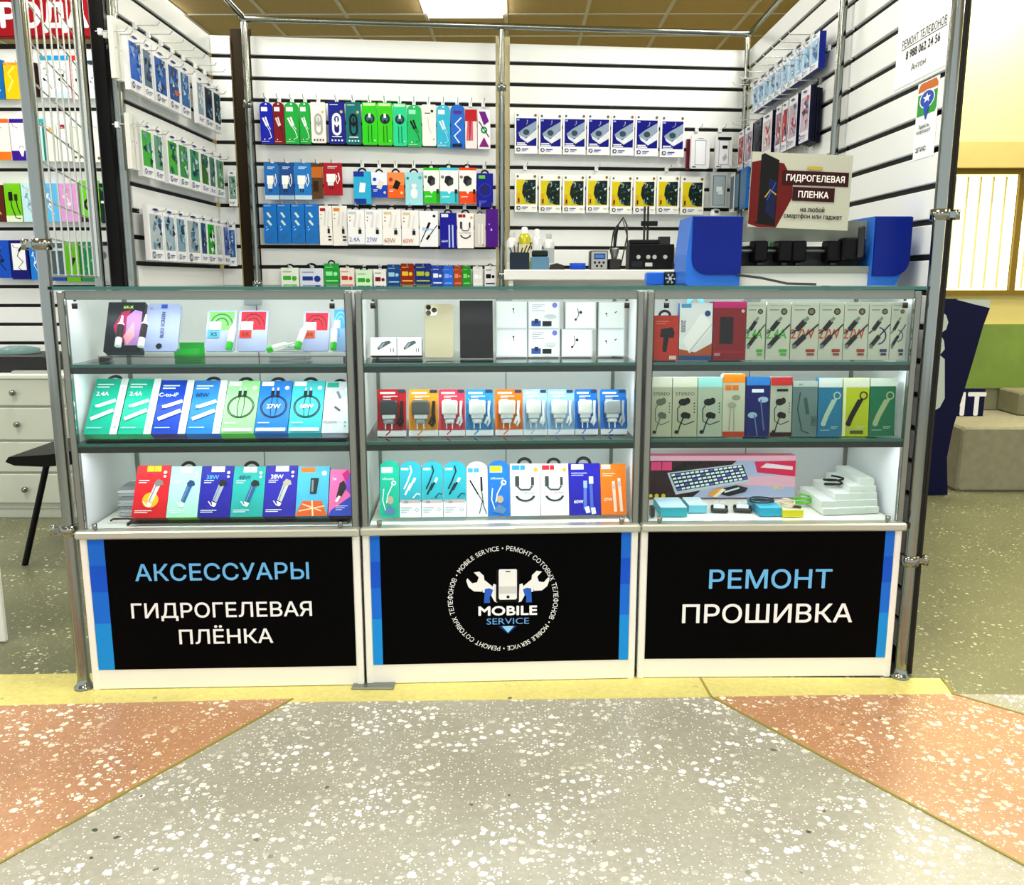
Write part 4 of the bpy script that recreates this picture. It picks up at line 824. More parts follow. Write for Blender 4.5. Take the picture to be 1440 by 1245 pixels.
# ================================================================== CASE C floor, small things in the cases
def cpt(c, px, py, yoff, up=0): return on(px, py, c.o + c.W * yoff, c.W)
def cmw(c, p, rz=0, rx=0, ry=0):
    M = c.R.to_3x3().to_4x4() @ Matrix.Rotation(math.radians(rz), 4, 'Z') @ Matrix.Rotation(math.radians(rx), 4, 'X') @ Matrix.Rotation(math.radians(ry), 4, 'Y')
    M.translation = p; return M
def d_kb(A):
    A.R(0, 0, 1, .88, '#3a1828'); A.R(0, .88, 1, 1, '#f0b8cc'); A.P([(.3, 0), (1, 0), (1, .88), (.6, .88)], '#b8c0dc'); A.P([(.6, .3), (1, .25), (1, .55), (.66, .5)], '#e8b8c8'); A.P([(.74, .6), (1, .5), (1, .88), (.72, .86)], '#e02860'); A.P([(.76, .72), (.98, .66), (.98, .74), (.8, .82)], '#f4e0e8'); A.R(.02, .66, .09, .86, '#e85088'); A.R(.095, .66, .16, .86, '#e85088'); A.P([(.18, .6), (.4, .86), (.24, .86), (.16, .7)], '#10141a')
    A.P([(.19, .08), (.69, .38), (.64, .82), (.13, .6)], '#c8d0d8'); A.P([(.2, .16), (.68, .44), (.64, .79), (.145, .58)], '#1c3a4a')
    for i in range(15):
        for j in range(5):
            u, v = (i + .5) / 15, (j + .5) / 5; x = .2 + .48 * u - .05 * v; y = .16 + .28 * u + (.42 - .07 * u) * v
            A.n = 16; A.P([(x - .011, y - .03), (x + .013, y - .012), (x + .009, y + .032), (x - .015, y + .014)], '#e4f0f4' if (i * 3 + j) % 7 else '#7a68d0')
    A.n = 18; A.P([(.48, .1), (.55, .04), (.66, .14), (.68, .24), (.6, .3), (.52, .24)], '#22262c'); A.L([(.52, .14), (.62, .24)], .012, '#d8dce4'); A.P([(.4, .05), (.46, .05), (.52, .24), (.46, .22)], '#f0a840'); A.P([(.44, .03), (.47, .03), (.53, .2), (.5, .22)], '#f4e8d0'); A.T('GM 11', .88, .24, .07, '#f8e060', bold=.02); A.E(.02, .06, .012, '#e8d040'); A.E(.06, .06, .014, '#e8d040'); A.E(.105, .06, .014, '#e8d040')
row_case(cC, ZL, 706, 3, .27, [I(910, 1117, 641, '#f0b0c4', 'long pink gaming keyboard box with mouse picture', d_kb, d=.05, side='#d85078', name='keyboard_box')], 'bottom of right counter', GC, stand=False)
def lying(c, x0, x1, y1, y0, yoff, dep, top, front, label, name='small_box', cat='box', rz=0, art=None):
    a, b = cpt(c, x0, y0, yoff), cpt(c, x1, y0, yoff); w = (b - a).length; h = max((cpt(c, x0, y1, yoff).z - a.z), .008); z = ZL + .0008
    p = (a + b) / 2; p.z = z; mb = MB(); mb.box(-w / 2, 0, 0, w / 2, dep, h, mat(front)); mb.add([(-w / 2, 0, h + .0002), (w / 2, 0, h + .0002), (w / 2, dep, h + .0002), (-w / 2, dep, h + .0002)], [(0, 1, 2, 3)], mat(top))
    o = mb.build(name, None, cmw(c, p, rz)); tag(o, label, cat, 'loose things in the right counter'); return o, w, h, dep
sk = .2778
def K(x): return 890 + x * sk
def J(y): return 630 + y * sk
for x0, x1, y1, y0, yo, dp, t, f, lb in ((138, 272, 332, 378, .06, .12, '#cfe8f4', '#4ab8c8', 'flat aqua box with white top lying before the keyboard box, leftmost'), (282, 372, 322, 360, .1, .1, '#dceef4', '#7cc4d4', 'flat pale blue box with white film lying before the keyboard box'), (640, 752, 335, 376, .06, .13, '#58c4e0', '#38b0d0', 'flat cyan box lying before the keyboard box, beside the yellow one'), (757, 860, 348, 382, .05, .1, '#d8d8b0', '#e0d820', 'small yellow box with coiled cable on top')):
    o, w, h, d_ = lying(cC, K(x0), K(x1), J(y1), J(y0), yo, dp, t, f, lb)
    if 'yellow' in lb and 'coiled' in lb:
        MB().tube([(w * .3 * math.cos(a * .7) , .05 + .03 * math.sin(a * .7), h + .003 + a * .0006) for a in range(22)], .0022, mat('#e8d8c8'), 6).build('cable', o); MB().tube([(w * .1, .03, h + .005), (w * .45, .015, h + .006)], .004, BLACK, 8).build('plug', o)
    if 'cyan' in lb: MB().tube([(-.01 + .035 * math.cos(a * .6), .06 + .03 * math.sin(a * .6), h + .003 + a * .0006) for a in range(20)], .0025, mat('#3a2c34'), 6).build('cable', o)
for i, (x0, x1) in enumerate(((395, 480), (510, 600))):
    a = cpt(cC, K(x0), J(352), .1); b = cpt(cC, K(x1), J(352), .1); w = (b - a).length; p = (a + b) / 2; p.z = ZL + .001
    o = empty('clip_holder', mw=cmw(cC, p, -12)); tag(o, ('left' if i == 0 else 'right') + ' one of two dark clip holders with pale bars lying before the keyboard box', 'holder', 'loose things in the right counter')
    MB().cbox(-w / 2, 0, 0, w / 2, .05, .012, BLACK, .003).build('base', o); MB().box(-w * .35, .004, .0125, w * .3, .014, .022, mat('#e8ecee')).build('bar', o); MB().box(-w * .3, .024, .0125, w * .25, .034, .024, mat('#e8ecee')).build('bar', o); MB().tube([(-w * .45, .01, .014), (0, .045, .02), (w * .45, .02, .014)], .003, BLACK, 8).build('clip_arm', o)
# slim white boxes stacked end-on
bw = (cpt(cC, K(1030), J(380), .07) - cpt(cC, K(955), J(380), .07)).length; bh = .0185; sb = None; nm = ['bottom', 'second', 'third', 'fourth']
x0 = (cpt(cC, K(957), J(380), .07) - cC.o).dot(cC.U)
for lv, cells in enumerate(((0, 1, 2, 3), (0, 1, 2, 3), (1, 2, 3), (2.1, 3.0), (2.9,))):
    for j, q in enumerate(cells):
        p = cC.o + cC.U * (x0 + bw * (q + .5)) + cC.W * (.07 + .014 * lv + .006 * j) + Vector((0, 0, ZL + .001 + lv * (bh + .0006)))
        if sb is None:
            mb = MB().box(-bw / 2 + .001, 0, 0, bw / 2 - .001, .19, bh, mat('#eef0ee')); mb.add([(-bw / 2 + .001, -.0003, .0), (bw / 2 - .001, -.0003, 0), (bw / 2 - .001, -.0003, bh), (-bw / 2 + .001, -.0003, bh)], [(0, 1, 2, 3)], mat('#ccd2ca'))
            o = mb.build('slim_box', None, cmw(cC, p)); sb = o.data
        else: o = link('slim_box', sb, None, cmw(cC, p, [0, 1.5, -1][j % 3]))
        lvl = ['bottom layer', 'second layer', 'third layer', 'fourth layer', 'very top'][lv]
        tag(o, f'slim white box, {ORD[j]} from left in the {lvl} of the stack' if lv < 4 else 'slim white box lying alone at the very top of the stack', 'box', 'slim white boxes stacked in the right counter')
for px, py, cs, lb in ((K(905), J(262), '#6ac040', 'green coiled cable lying left of the slim white box stack'), (K(1010), J(225), '#14181c', 'black coiled cable lying on top of the slim white boxes')):
    p = cpt(cC, px, py, .18); p.z = max(p.z, ZL + .004); 
    if 'green' in lb: p.z = ZL + .004; p -= cC.U * .03
    else: p.z = ZL + .001 + 3 * (bh + .0006) + .0035; p += cC.U * .0
    o = MB().tube([(.028 * math.cos(a * .62) + .004 * math.sin(a * 1.7), .02 * math.sin(a * .62), .0012 * a) for a in range(24)], .003, mat(cs), 6).build('coiled_cable', None, cmw(cC, p)); tag(o, lb, 'cable')
o = MB().cbox(-.006, 0, 0, .006, .03, .03, BLACK, .002).build('black_clip', None, cmw(cC, cpt(cC, K(100), J(375), .05) * 1)); o.location.z = ZL + .001; tag(o, 'tiny black clip beside the aqua box, bottom of right counter', 'clip')
# glue tubes by the film packs (case A upper shelf)
def gluetube(px, py, qx, qy, yo, cap, body, label, lie=False):
    a, b = cpt(cA, px, py, yo), cpt(cA, qx, qy, yo + .05)
    if lie: b = cpt(cA, qx, qy, yo)
    zmin = ZS1 + .03; d = (b - a); L_ = d.length; d.normalize(); e = empty('glue_tube', a); tag(e, label, 'tube', 'small glue tubes on the upper shelf')
    v = lambda t: d * (L_ * t)
    MB().tube([v(0), v(.22)], .0088, mat(cap), 12).build('base_cap', e); bd = MB().tube([v(.22), v(.72)], .0085, mat(body), 12).build('body', e)
    MB().tube([v(.26), v(.68)], .0087, mat('#f4f6f2' if cap != '#e8eae8' else '#3a3236'), 12).build('label_wrap', bd); MB().tube([v(.72), v(.78), v(1)], [.008, .004, .002], mat('#e8eef0'), 12).build('nozzle', e)
X5 = lambda x: 80 + x * sA; Y5 = lambda y: 380 + y * sA
for a, lb in (((280, 350, 302, 210, .03, '#e8eae8', '#e4dce4'), 'white glue tube leaning on the black film box, left'), ((385, 352, 412, 205, .03, '#e8eae8', '#e4e4ea'), 'white glue tube leaning between black box and lilac pack'),
              ((790, 365, 820, 225, .03, '#40c03c', '#d8ecd0'), 'green glue tube leaning on the green shell film pack'), ((1105, 360, 1150, 240, .03, '#40c03c', '#d8ecd0'), 'green glue tube leaning left of the right red shell pack'), ((1272, 365, 1280, 240, .03, '#40c03c', '#d8ecd0'), 'green glue tube leaning before the light blue fan pack')):
    gluetube(X5(a[0]), Y5(a[1]), X5(a[2]), Y5(a[3]), *a[4:], lb)
gluetube(X5(968), Y5(368), X5(1090), Y5(335), .035, '#40c03c', '#d8ecd0', 'green glue tube lying between the two red shell packs', True)
p = cpt(cA, X5(595), Y5(345), .15); p.z = ZS1 + .0008
e = empty('green_tray', mw=cmw(cA, p)); tag(e, 'small bright green plastic tray behind the film packs', 'tray')
MB().box(-.035, 0, 0, .035, .05, .004, mat('#1f9c3a')).build('tray_floor', e); MB().box(-.035, 0, .004, .035, .003, .03, mat('#38c850')).build('tray_front', e); MB().box(-.035, .047, .004, .035, .05, .045, mat('#38c850')).build('tray_back', e)
for i in range(5):
    p = cpt(cA, X5(1060), Y5(340), .28); p.z = ZS1 + .001 + i * .006 + (0)
    o = MB().prism([(x, z * .0 + zz_) for x, z, zz_ in ()] or [(-.055, 0), (.055, 0), (.055, .005), (-.055, .005)], 0, .08, mat('#d4dade', .15)).build('film_sheet', None, cmw(cA, p, [0, 3, -2, 4, -3][i])); tag(o, ['lowest', 'second lowest', 'middle', 'second highest', 'topmost'][i] + ' clear film sheet of the stack behind the red packs', 'film', 'stacked film sheets')
# grey pouches in the bottom left of case A
X6 = lambda x: 100 + x * s6; Y6 = lambda y: 600 + y * s6
for i in range(9):
    a = cpt(cA, X6(205), Y6(410), .14); p = a.copy(); p.z = ZL + .001 + i * .0098; p += cA.U * (.055 + .004 * (i % 3)) 
    w, dd, hh = .1, .07, .009
    mb = MB(); mb.prism([(-w / 2, .003), (-w / 2 + .01, 0), (w / 2 - .01, 0), (w / 2, .003), (w / 2 - .008, hh), (-w / 2 + .012, hh)], 0, dd, mat(['#b9bcc2', '#d2d4d8', '#9a9ca4'][i % 3], .25)); o = mb.build('plastic_pouch', None, cmw(cA, p, [2, -3, 4, 0, -2, 5, -4, 1, 3][i]))
    tag(o, f"grey plastic pouch left of the red box, {ORD[i]} from bottom of its pile", 'pouch', 'grey pouches piled in the left counter')
p = cpt(cA, X6(230), Y6(412), .08); p.z = ZL + .004
o = MB().tube([(-.03, 0, 0), (-.02, -.005, .006), (.02, -.005, .007), (.05, .0, .0)], .0028, BLACK, 8).build('black_cable', None, cmw(cA, p)); tag(o, 'short black cable lying before the grey pouches', 'cable')
# ================================================================== WALL ROWS
def row_plane(P, U, N, items, phrase, group, wall=None, Winv=None, zb=None, zt=None, hookz=None):
    Z = Vector((0, 0, 1)); lbs = labels(items, phrase); outs = []
    for it, lb in zip(items, lbs):
        xm = (it['xl'] + it['xr']) / 2; Pi = P + N * it['back']
        ym = (it['yt'] + it['yb']) / 2 if it['yt'] is not None else 200
        u0 = (on(it['xl'], ym, Pi, N) - Pi).dot(U); u1 = (on(it['xr'], ym, Pi, N) - Pi).dot(U)
        if u0 > u1: u0, u1 = u1, u0
        a = zb if zb is not None and it['yb'] is None else on(xm, it['yb'], Pi, N).z; b = zt if zt is not None and it['yt'] is None else on(xm, it['yt'], Pi, N).z
        M = Matrix((U, -N, Z)).transposed().to_4x4(); M.translation = Pi + U * (u0 + u1) / 2; M.translation.z = a
        o = pack(it['name'], it['cat'], M, u1 - u0 - .0015, b - a, it['d'], it['shape'], it['bg'], it['art'], lb, group, it['side'], it['tab'])
        if it['extra']: it['extra'](o, u1 - u0, b - a)
        if wall:
            q = wall.matrix_world.inverted() @ (M.translation); k = math.floor((b + .004 - GZ0) / GP + .35); hook(wall, q.x, GZ0 + k * GP)
        outs.append(o)
    return outs
for w_ in (wall_back, wall_left, wall_right): pass
bpy.context.view_layer.update()
s2 = .2639
CP = dict(name='cable_pack', cat='cable pack')
GBK = 'cable and charger packs hanging on the back wall'
PB = BL + BN * .05
rowA = [(97, 167, 165, 385, '#1a2ab4', 'blue arch-top cable pack', d_cab(), 'arch'), (168, 228, 165, 387, '#8a1424', 'dark red arch-top cable pack', d_cab('#e8e0e0', '#3a1014'), 'arch'), (229, 305, 165, 387, '#22b04c', 'green arch-top cable pack with white cable', d_cab(), 'arch'), (307, 366, 165, 387, '#22b04c', 'green arch-top cable pack with white cable', d_cab(), 'arch'),
        (368, 448, 165, 382, '#eeeee8', 'white pack with grey looped cable', d_hose('#b4b6b2', '#604850'), 'round'), (461, 550, 163, 385, '#122a94', 'navy pack with white looped cable', d_hose('#f0f2f4', '#d8e0f0'), 'round'), (554, 636, 165, 388, '#147c80', 'teal pack with black looped cable', d_hose('#101820', '#d8f0f0'), 'round'),
        (641, 722, 166, 392, '#3cd024', 'bright green pack with round dark coil', d_ball(), 'round'), (723, 803, 168, 394, '#48d020', 'bright green pack with round dark coil', d_ball(), 'round'), (805, 880, 172, 398, '#30d49c', 'mint green pack with round dark coil', d_ball(), 'round'),
        (881, 958, 180, 402, '#28c070', 'green arch-top pack with black cable', d_cab('#101818', '#20282a', '#a8f0d0'), 'arch'), (960, 1036, 178, 398, '#ecebe8', 'plain white slim cable pack', lambda A: (A.R(.2, .78, .6, .8, '#303030'), A.E(.72, .84, .1, '#202020'), A.L([(.4, .7), (.5, .4), (.7, .3)], .05, '#d0d0d0'), A.E(.82, .16, .07, '#c0c0c0')), 'round'),
        (1038, 1111, 180, 406, '#42bcd8', 'sky blue arch-top cable pack', d_cab('#d8f4f8', '#b8e4f0'), 'arch'), (1113, 1189, 178, 410, '#2878d0', 'blue arch-top pack with white zigzag cable', lambda A: (A.R(.2, .78, .8, .86, '#6040a0'), A.L([(.75, .7), (.3, .55), (.7, .42), (.25, .28), (.6, .12)], .09, '#f0f4f8'), A.R(.1, .02, .8, .1, '#202840')), 'arch'),
        (1190, 1254, 205, 412, '#e8e0e0', 'white pack with red fan print', lambda A: (A.R(0, .7, 1, 1, '#c02030'), *[A.P([(.1 + .2 * i, .2), (.25 + .2 * i, .2), (.35 + .15 * i, .7), (.2 + .15 * i, .72)], '#b83048' if i % 2 else '#d86070') for i in range(3)]), 'round'), (1256, 1325, 205, 415, '#ece8ee', 'white pack with purple and green ribbon print', lambda A: (A.P([(.1, .95), (.6, .95), (.9, .7), (.5, .6)], '#7a2090'), A.E(.5, .48, .26, '#20a060'), A.E(.5, .48, .12, '#e8f8f0'), A.P([(.1, .05), (.5, .3), (.9, .05)], '#8a2080'), A.L([(.1, .7), (.9, .3)], .07, '#181820')), 'round')]
def mk(rows, s=s2, ox=340, oy=100, d=.02, **kw):
    return crop([I(a, b, t, bg, ds, ar, sh, d, yb=bo, **kw) for a, b, t, bo, bg, ds, ar, sh in rows], s, ox, oy)
row_plane(PB, BU, BN, mk(rowA, **CP), 'top row of back wall', GBK, wall_back)
CPC = dict(name='charger_pack', cat='charger')
rowB = [(120, 197, 490, 685, '#2a7cc4', 'blue charger bag with white plug', d_plugprint(bot='#c8dce8'), 'box'), (199, 279, 490, 685, '#1c5c9c', 'dark blue charger bag with white plug and lead', d_plugprint(bot='#a8c4d8'), 'box'), (281, 372, 490, 685, '#2a86cc', 'light blue charger bag with white plug and lead', d_plugprint(bot='#c8dce8'), 'box'), (373, 431, 492, 680, '#6a4a28', 'brown charger bag half hidden beside the red one', lambda A: (A.R(0, .6, 1, .9, '#c87820'), A.R(.1, .2, .6, .5, '#3a2a18')), 'box'), (433, 536, 490, 662, '#b01c2c', 'red charger bag with white plug and lead', d_plugprint(), 'box')]
row_plane(PB, BU, BN, mk(rowB, d=.012, **CPC), 'middle row of back wall', GBK, wall_back)
def d_split(top, bot, blk, c2='#f0f0f0'):
    return lambda A: (A.R(0, 0, 1, .5, bot), A.R(0, .5, 1, 1, top), A.P([(.3, .4), (.6, .32), (.8, .6), (.5, .72)], blk), A.E(.2, .72, .12, c2), A.E(.84, .2, .08, '#f8d890'), words(A, .1, .3, 2, '#f0f0f0', .3, .02, .06))
rowB2 = [(596, 690, 535, 708, '#38b4d8', 'sky blue charger box with white plug', lambda A: (A.R(0, .84, .6, 1, '#2040a0'), A.R(0, 0, .7, .16, '#2040a0'), A.P([(.3, .36), (.62, .36), (.7, .64), (.36, .66)], '#f0f6f8')), 'box'), (691, 775, 540, 674, '#f0f2f6', 'white and blue charger box', d_split('#e4ecf6', '#1c50c0', '#e0dcd4', '#2858c8'), 'box'), (776, 866, 540, 676, '#e87c24', 'orange charger box with black plug', d_split('#e89858', '#e8701c', '#1c1414', '#c04030'), 'box'), (871, 966, 540, 714, '#a8dce4', 'pale aqua box with white bear shape', lambda A: (A.E(.14, .82, .08, '#2c8a90'), A.E(.84, .84, .1, '#58b8c8'), A.E(.5, .36, .2, '#eef6f4', ry=.16), A.E(.5, .6, .14, '#eef6f4'), A.E(.5, .66, .06, '#c8d8d8')), 'box'),
         (968, 1054, 515, 704, '#f0f2ee', 'white box with black cube charger and green base', d_cube('#3cc828'), 'box'), (1056, 1154, 515, 706, '#f0f2f2', 'white box with black cube charger and aqua base', d_cube('#50ccd8'), 'box'), (1157, 1250, 515, 706, '#f2f0ee', 'white box with black cube charger and orange base', d_cube('#e85818'), 'box'), (1253, 1340, 545, 724, '#16209c', 'navy charger box with green tag', lambda A: (A.R(.1, .84, .5, .94, '#70d030'), A.P([(.3, .4), (.6, .38), (.66, .6), (.36, .64)], '#30305c'), A.O(.5, .5, .4, .03, '#4050c0'), words(A, .1, .16, 2, '#7080e0', .5, .02, .05)), 'box')]
row_plane(PB, BU, BN, mk(rowB2, d=.03, tab='#101212', **CPC), 'middle row of back wall', GBK, wall_back)
blu = lambda A: (A.L([(.3, .78), (.55, .66)], .16, '#d8e8d8'), A.L([(.3, .58), (.58, .46)], .16, '#d8e8d8'), A.E(.2, .42, .04, '#d8f0fc'), A.E(.3, .36, .04, '#d8f0fc'), A.E(.2, .34, .04, '#d8f0fc'), A.L([(.3, .12), (.7, .26)], .12, '#4a7a98'), words(A, .1, .94, 1, '#a8d4f4', .5, .02))
rowC = [(116 + 74 * i, 188 + 74 * i, 708, 918, '#1e80cc', 'blue cable box with pale plugs', blu, 'box') for i in range(4)] + [(413, 483, 718, 928, '#f0efea', 'slim white cable box with red tag', d_slim('#b02030'), 'box'), (484, 563, 718, 930, '#f0efea', 'slim white cable box with orange tag', d_slim('#e09030'), 'box')]
row_plane(PB, BU, BN, mk(rowC, d=.02, **CP), 'lower row of back wall', GBK, wall_back)
rowC2 = [(564, 656, 738, 922, '#eff0f2', 'white cable box with blue 2.4A print', d_slim('#c8d0d4', '2.4A', '#3a78c8'), 'box'), (657, 749, 738, 924, '#eff0f2', 'white cable box with blue 27W print', d_slim('#c8d0d4', '27W', '#3a78c8'), 'box'), (750, 849, 738, 928, '#f0efed', 'white cable box with dull orange 60W print', d_slim('#d8c8a8', '60W', '#b8804c'), 'box'), (851, 944, 742, 930, '#f0efed', 'white cable box with bright orange 60W print', d_slim('#d8c8a8', '60W', '#d06828'), 'box'),
         (946, 1046, 746, 936, '#eef0f4', 'white box with black crossed cable plugs', lambda A: (A.E(.8, .86, .08, '#202428'), A.L([(.05, .12), (.5, .62)], .05, '#14181c'), A.L([(.4, .5), (.56, .68)], .13, '#14181c'), A.L([(.4, .22), (.95, .6)], .05, '#14181c'), A.L([(.38, .2), (.54, .32)], .12, '#14181c'), A.T('flow', .5, .5, .1, '#58b0e0', w=.7)), 'box'), (1056, 1145, 756, 944, '#1c1c9c', 'navy cable box with two white plugs', lambda A: (A.R(.08, .88, .5, .97, '#e0e4f4'), A.L([(.56, .66), (.56, .02)], .09, '#c0ccf0'), A.L([(.76, .66), (.78, .02)], .09, '#c0ccf0'), A.T('66W', .28, .2, .07, '#e8ecfc')), 'box'), (1148, 1237, 758, 944, '#f1efee', 'white cable box with black plugs and dark red tag', d_white2('#a01828', 'CLOTH BRAIDED'), 'box'), (1240, 1299, 760, 938, '#d0cfca', 'pale grey slim cable box', lambda A: (A.L([(.4, .7), (.4, .1)], .12, '#e8e6e0'), A.L([(.7, .7), (.7, .1)], .12, '#e8e6e0'), A.E(.8, .06, .08, '#c07060')), 'box'), (1302, 1366, 735, 938, '#5a1490', 'purple cable box', lambda A: (A.E(.25, .6, .05, '#d8c0f0'), A.E(.4, .45, .04, '#f0e0fc'), A.T('B', .45, .46, .06, '#f0e8fc')), 'box')]
row_plane(PB + BN * .03, BU, BN, mk(rowC2, d=.02, tab='#101212', **CP), 'lower row of back wall', GBK, wall_back)
s3 = .2361
RD = [(150, 256, 92, '#e8f0e4', 'white and green box', '#48b838'), (262, 402, 95, '#dce4ee', 'white box with dark earbuds', '#2048a0'), (406, 496, 66, '#28a844', 'green box', '#a0f0b0'), (501, 586, 92, '#ece4dc', 'white box with red print', '#c84838'), (596, 692, 105, '#d8f0d4', 'green and white box with dark coil', '#38b038'), (702, 776, 100, '#ecedee', 'white box with dark red tag', '#801820'), (781, 860, 72, '#1c5494', 'blue bag', '#a8d0ec'), (861, 942, 66, '#98301c', 'brown red bag with yellow stripe', '#e8c840'), (945, 1046, 66, '#1c3a8c', 'navy bag with yellow green stripe', '#b8c840'), (1048, 1114, 78, '#2454b4', 'royal blue bag with white tag', '#e8eef8'), (1117, 1175, 80, '#3478e0', 'light blue blister', '#88b4f8'), (1178, 1226, 80, '#b4542c', 'copper blister', '#e89868'), (1230, 1280, 80, '#30a034', 'green blister', '#90e080'), (1292, 1350, 84, '#e4e6e4', 'plain white blister', '#f8f8f8'), (1362, 1430, 82, '#e8eaec', 'white box with black header', '#14181c')]
row_plane(PB, BU, BN, crop([I(a, b, t, bg, ds, (lambda ac: lambda A: (A.R(.1, .42, .55, .62, ac), A.E(.74, .5, .14, ac), words(A, .1, .8, 1, ac, .5, .03), A.R(.1, .14, .9, .2, ac)))(ac), 'box' if 'box' in ds else 'round', .02, yb=t + 125, tab='#101212' if 'box' in ds else None, name='adapter_pack', cat='adapter') for a, b, t, bg, ds, ac in RD], s3, 360, 355), 'lowest row of back wall', GBK, wall_back)
GP_ = 'screen protector packs on the back wall'
SP = dict(name='protector_pack', cat='screen protector')
E1 = [(95, 225, 112, 344), (231, 361, 118, 347), (367, 496, 118, 349), (502, 632, 120, 351), (637, 768, 122, 354), (773, 905, 124, 359), (915, 1050, 130, 364)]
row_plane(PB, BU, BN, mk([(a, b, t, bo, '#f1f3f2', 'white screen protector pack with navy phone picture', d_glass('#08128a', ('#98a8bc', '#d8dee2', '#3c5a60')), 'box') for a, b, t, bo in E1], .25, 700, 130, .015, **SP), 'back wall', GP_, wall_back)
E2 = [(95, 223, 458, 672), (231, 358, 464, 678), (364, 491, 466, 680), (498, 625, 464, 678), (632, 757, 470, 684), (764, 889, 470, 684), (895, 1021, 470, 684), (1029, 1160, 474, 688)]
row_plane(PB, BU, BN, mk([(a, b, t, bo, '#f1f3ee', 'white screen protector pack with lion on yellow', d_lion, 'box') for a, b, t, bo in E2], .25, 700, 130, .015, **SP), 'back wall', GP_, wall_back)
def d_case(A): A.R(.2, .1, .8, .84, '#9aa2ac'); A.R(.23, .115, .77, .82, '#eceff4'); A.R(.35, .88, .65, .9, '#90989c'); A.R(.08, .03, .28, .06, '#202428')
E3 = [(1087, 1193, 238, 428, '#e6e9ea', 'white phone case pack with empty window', d_case, 'round'), (1224, 1320, 238, 426, '#e2e6e6', 'white phone case pack with black header strip', lambda A: (d_case(A), A.R(.12, .84, .92, .93, '#141a1c'), A.R(.4, .58, .7, .68, '#202a2c'), A.P([(.4, .3), (.6, .44), (.7, .3), (.5, .2)], '#b8c0c0')), 'round'), (1196, 1290, 452, 648, '#b8c2c4', 'grey clear phone case pack', lambda A: (A.R(.14, .06, .9, .92, '#5a686c'), A.R(.18, .075, .86, .9, '#a8b6ba'), A.R(.35, .46, .7, .6, '#e8ecec'), A.R(.45, .38, .75, .5, '#dfe4e4')), 'round')]
row_plane(PB + BN * .03, BU, BN, mk(E3, .25, 700, 130, .02, name='phone_case_pack', cat='phone case'), 'right end of back wall', 'phone case packs', wall_back)
row_plane(PB, BU, BN, mk([(1062, 1086, 262, 430, '#7a2038', 'dark red phone case behind the white pack', None, 'round')], .25, 700, 130, .02, name='phone_case', cat='phone case'), 'back wall', 'phone case packs', None)
# left wall: protectors
PLW = Vector((-1.375, 3.35, 0)); UL = Vector((0, 1, 0)); NL = Vector((1, 0, 0)); GL = 'screen protector packs on the left wall'
def wallrow(P, U, N, bounds, zb, zt, wall, phrase, group, f, bg='#f2f4f6', d=.018, name='protector_pack', cat='screen protector', side=None):
    its = [I(a, b, None, bg, ds, ar, 'box', d, yb=None, name=name, cat=cat, side=side) for (a, b), (ds, ar) in zip(bounds, f)]
    return row_plane(P, U, N, its, phrase, group, wall, zb=zb, zt=zt)
cb = ['#7fa8d8', '#c8d8ec', '#38588c', '#a8b8c8', '#203a64']; cg = ['#2a5a68', '#88b0b4', '#3c7a88', '#c8dcd8', '#1a4450']; ct = ['#2c5a74', '#7ca0b4', '#184058', '#b8ccd4', '#3a78a0']
wallrow(PLW, UL, NL, [(189, 207.5), (208.5, 221), (223, 241), (241.8, 257.6), (258.4, 271.5), (281, 290), (290.6, 302.5), (303.2, 313)], 1.815, 2.015, wall_left, 'top row, left wall', GL,
        [('white screen protector pack with bright blue picture', d_strip('#2470d0', 1, cb)), ('white screen protector pack with speckled picture', d_strip('#6a8098', 2, cb)), ('white screen protector pack with blue green picture', d_strip('#2068b8', 3, cb)), ('white screen protector pack with dusk blue picture', d_strip('#2a5aa0', 4, cb + ['#c87868'])), ('white screen protector pack with plain blue picture', d_strip('#3c78b4', 5, cb)), ('white screen protector pack with pale phone picture', d_strip('#9ab0c4', 6, ['#dce4ea'])), ('white screen protector pack with dark lion picture', d_strip('#2c3c54', 7, ct)), ('white screen protector pack with black green picture', d_strip('#24404a', 8, ct))])
wallrow(PLW, UL, NL, [(198, 214), (215, 228), (234, 248.5), (249.2, 263.5), (264.3, 279), (280, 291), (291.7, 300), (301, 312.5)], 1.525, 1.72, wall_left, 'middle row, left wall', GL, [(f'white screen protector pack with {w_} green picture', d_strip(c_, 10 + i, cg)) for i, (w_, c_) in enumerate((('bright', '#52b84c'), ('silvery', '#7aa890'), ('lime edged', '#5cb848'), ('mid', '#4c9c58'), ('blue', '#4aa070'), ('olive', '#4a7a2c'), ('slate', '#5a8878'), ('pale', '#6ca070')))])
wallrow(PLW, UL, NL, [(200, 220.5), (221.3, 238), (239, 252.5), (253.5, 273), (273.7, 282.3), (283, 294.5), (295.2, 304), (306, 314.5)], 1.222, 1.425, wall_left, 'bottom row, left wall', GL, [(f'white screen protector pack with {w_} picture', d_strip(c_, 20 + i, cs_)) for i, (w_, c_, cs_) in enumerate((('grey oval lion', '#b8c4c8', ct), ('blue oval lion', '#a8bcc8', ct), ('cropped blue lion', '#8cacbc', ct), ('grey lion and badge', '#b0bcc0', ct), ('dark lion', '#3c6484', ct), ('vivid green ribbon', '#30b030', ['#e8f0e8', '#203848', '#f0f4f0']), ('washed grey', '#b8c8c0', ['#d8e0dc']), ('lavender blue', '#6878c0', cb)))])
row_plane(PB, BU, BN, [I(321, 333, 240, '#eef2f0', 'slim white screen protector pack with grey green picture', d_strip('#88a898', 31, cg), 'box', .015, yb=290, **SP), I(320, 332, 314, '#eef2f4', 'slim white screen protector pack with blue picture', d_strip('#4a78b8', 32, cb), 'box', .015, yb=374, **SP)], 'left corner of back wall', GL, wall_back)
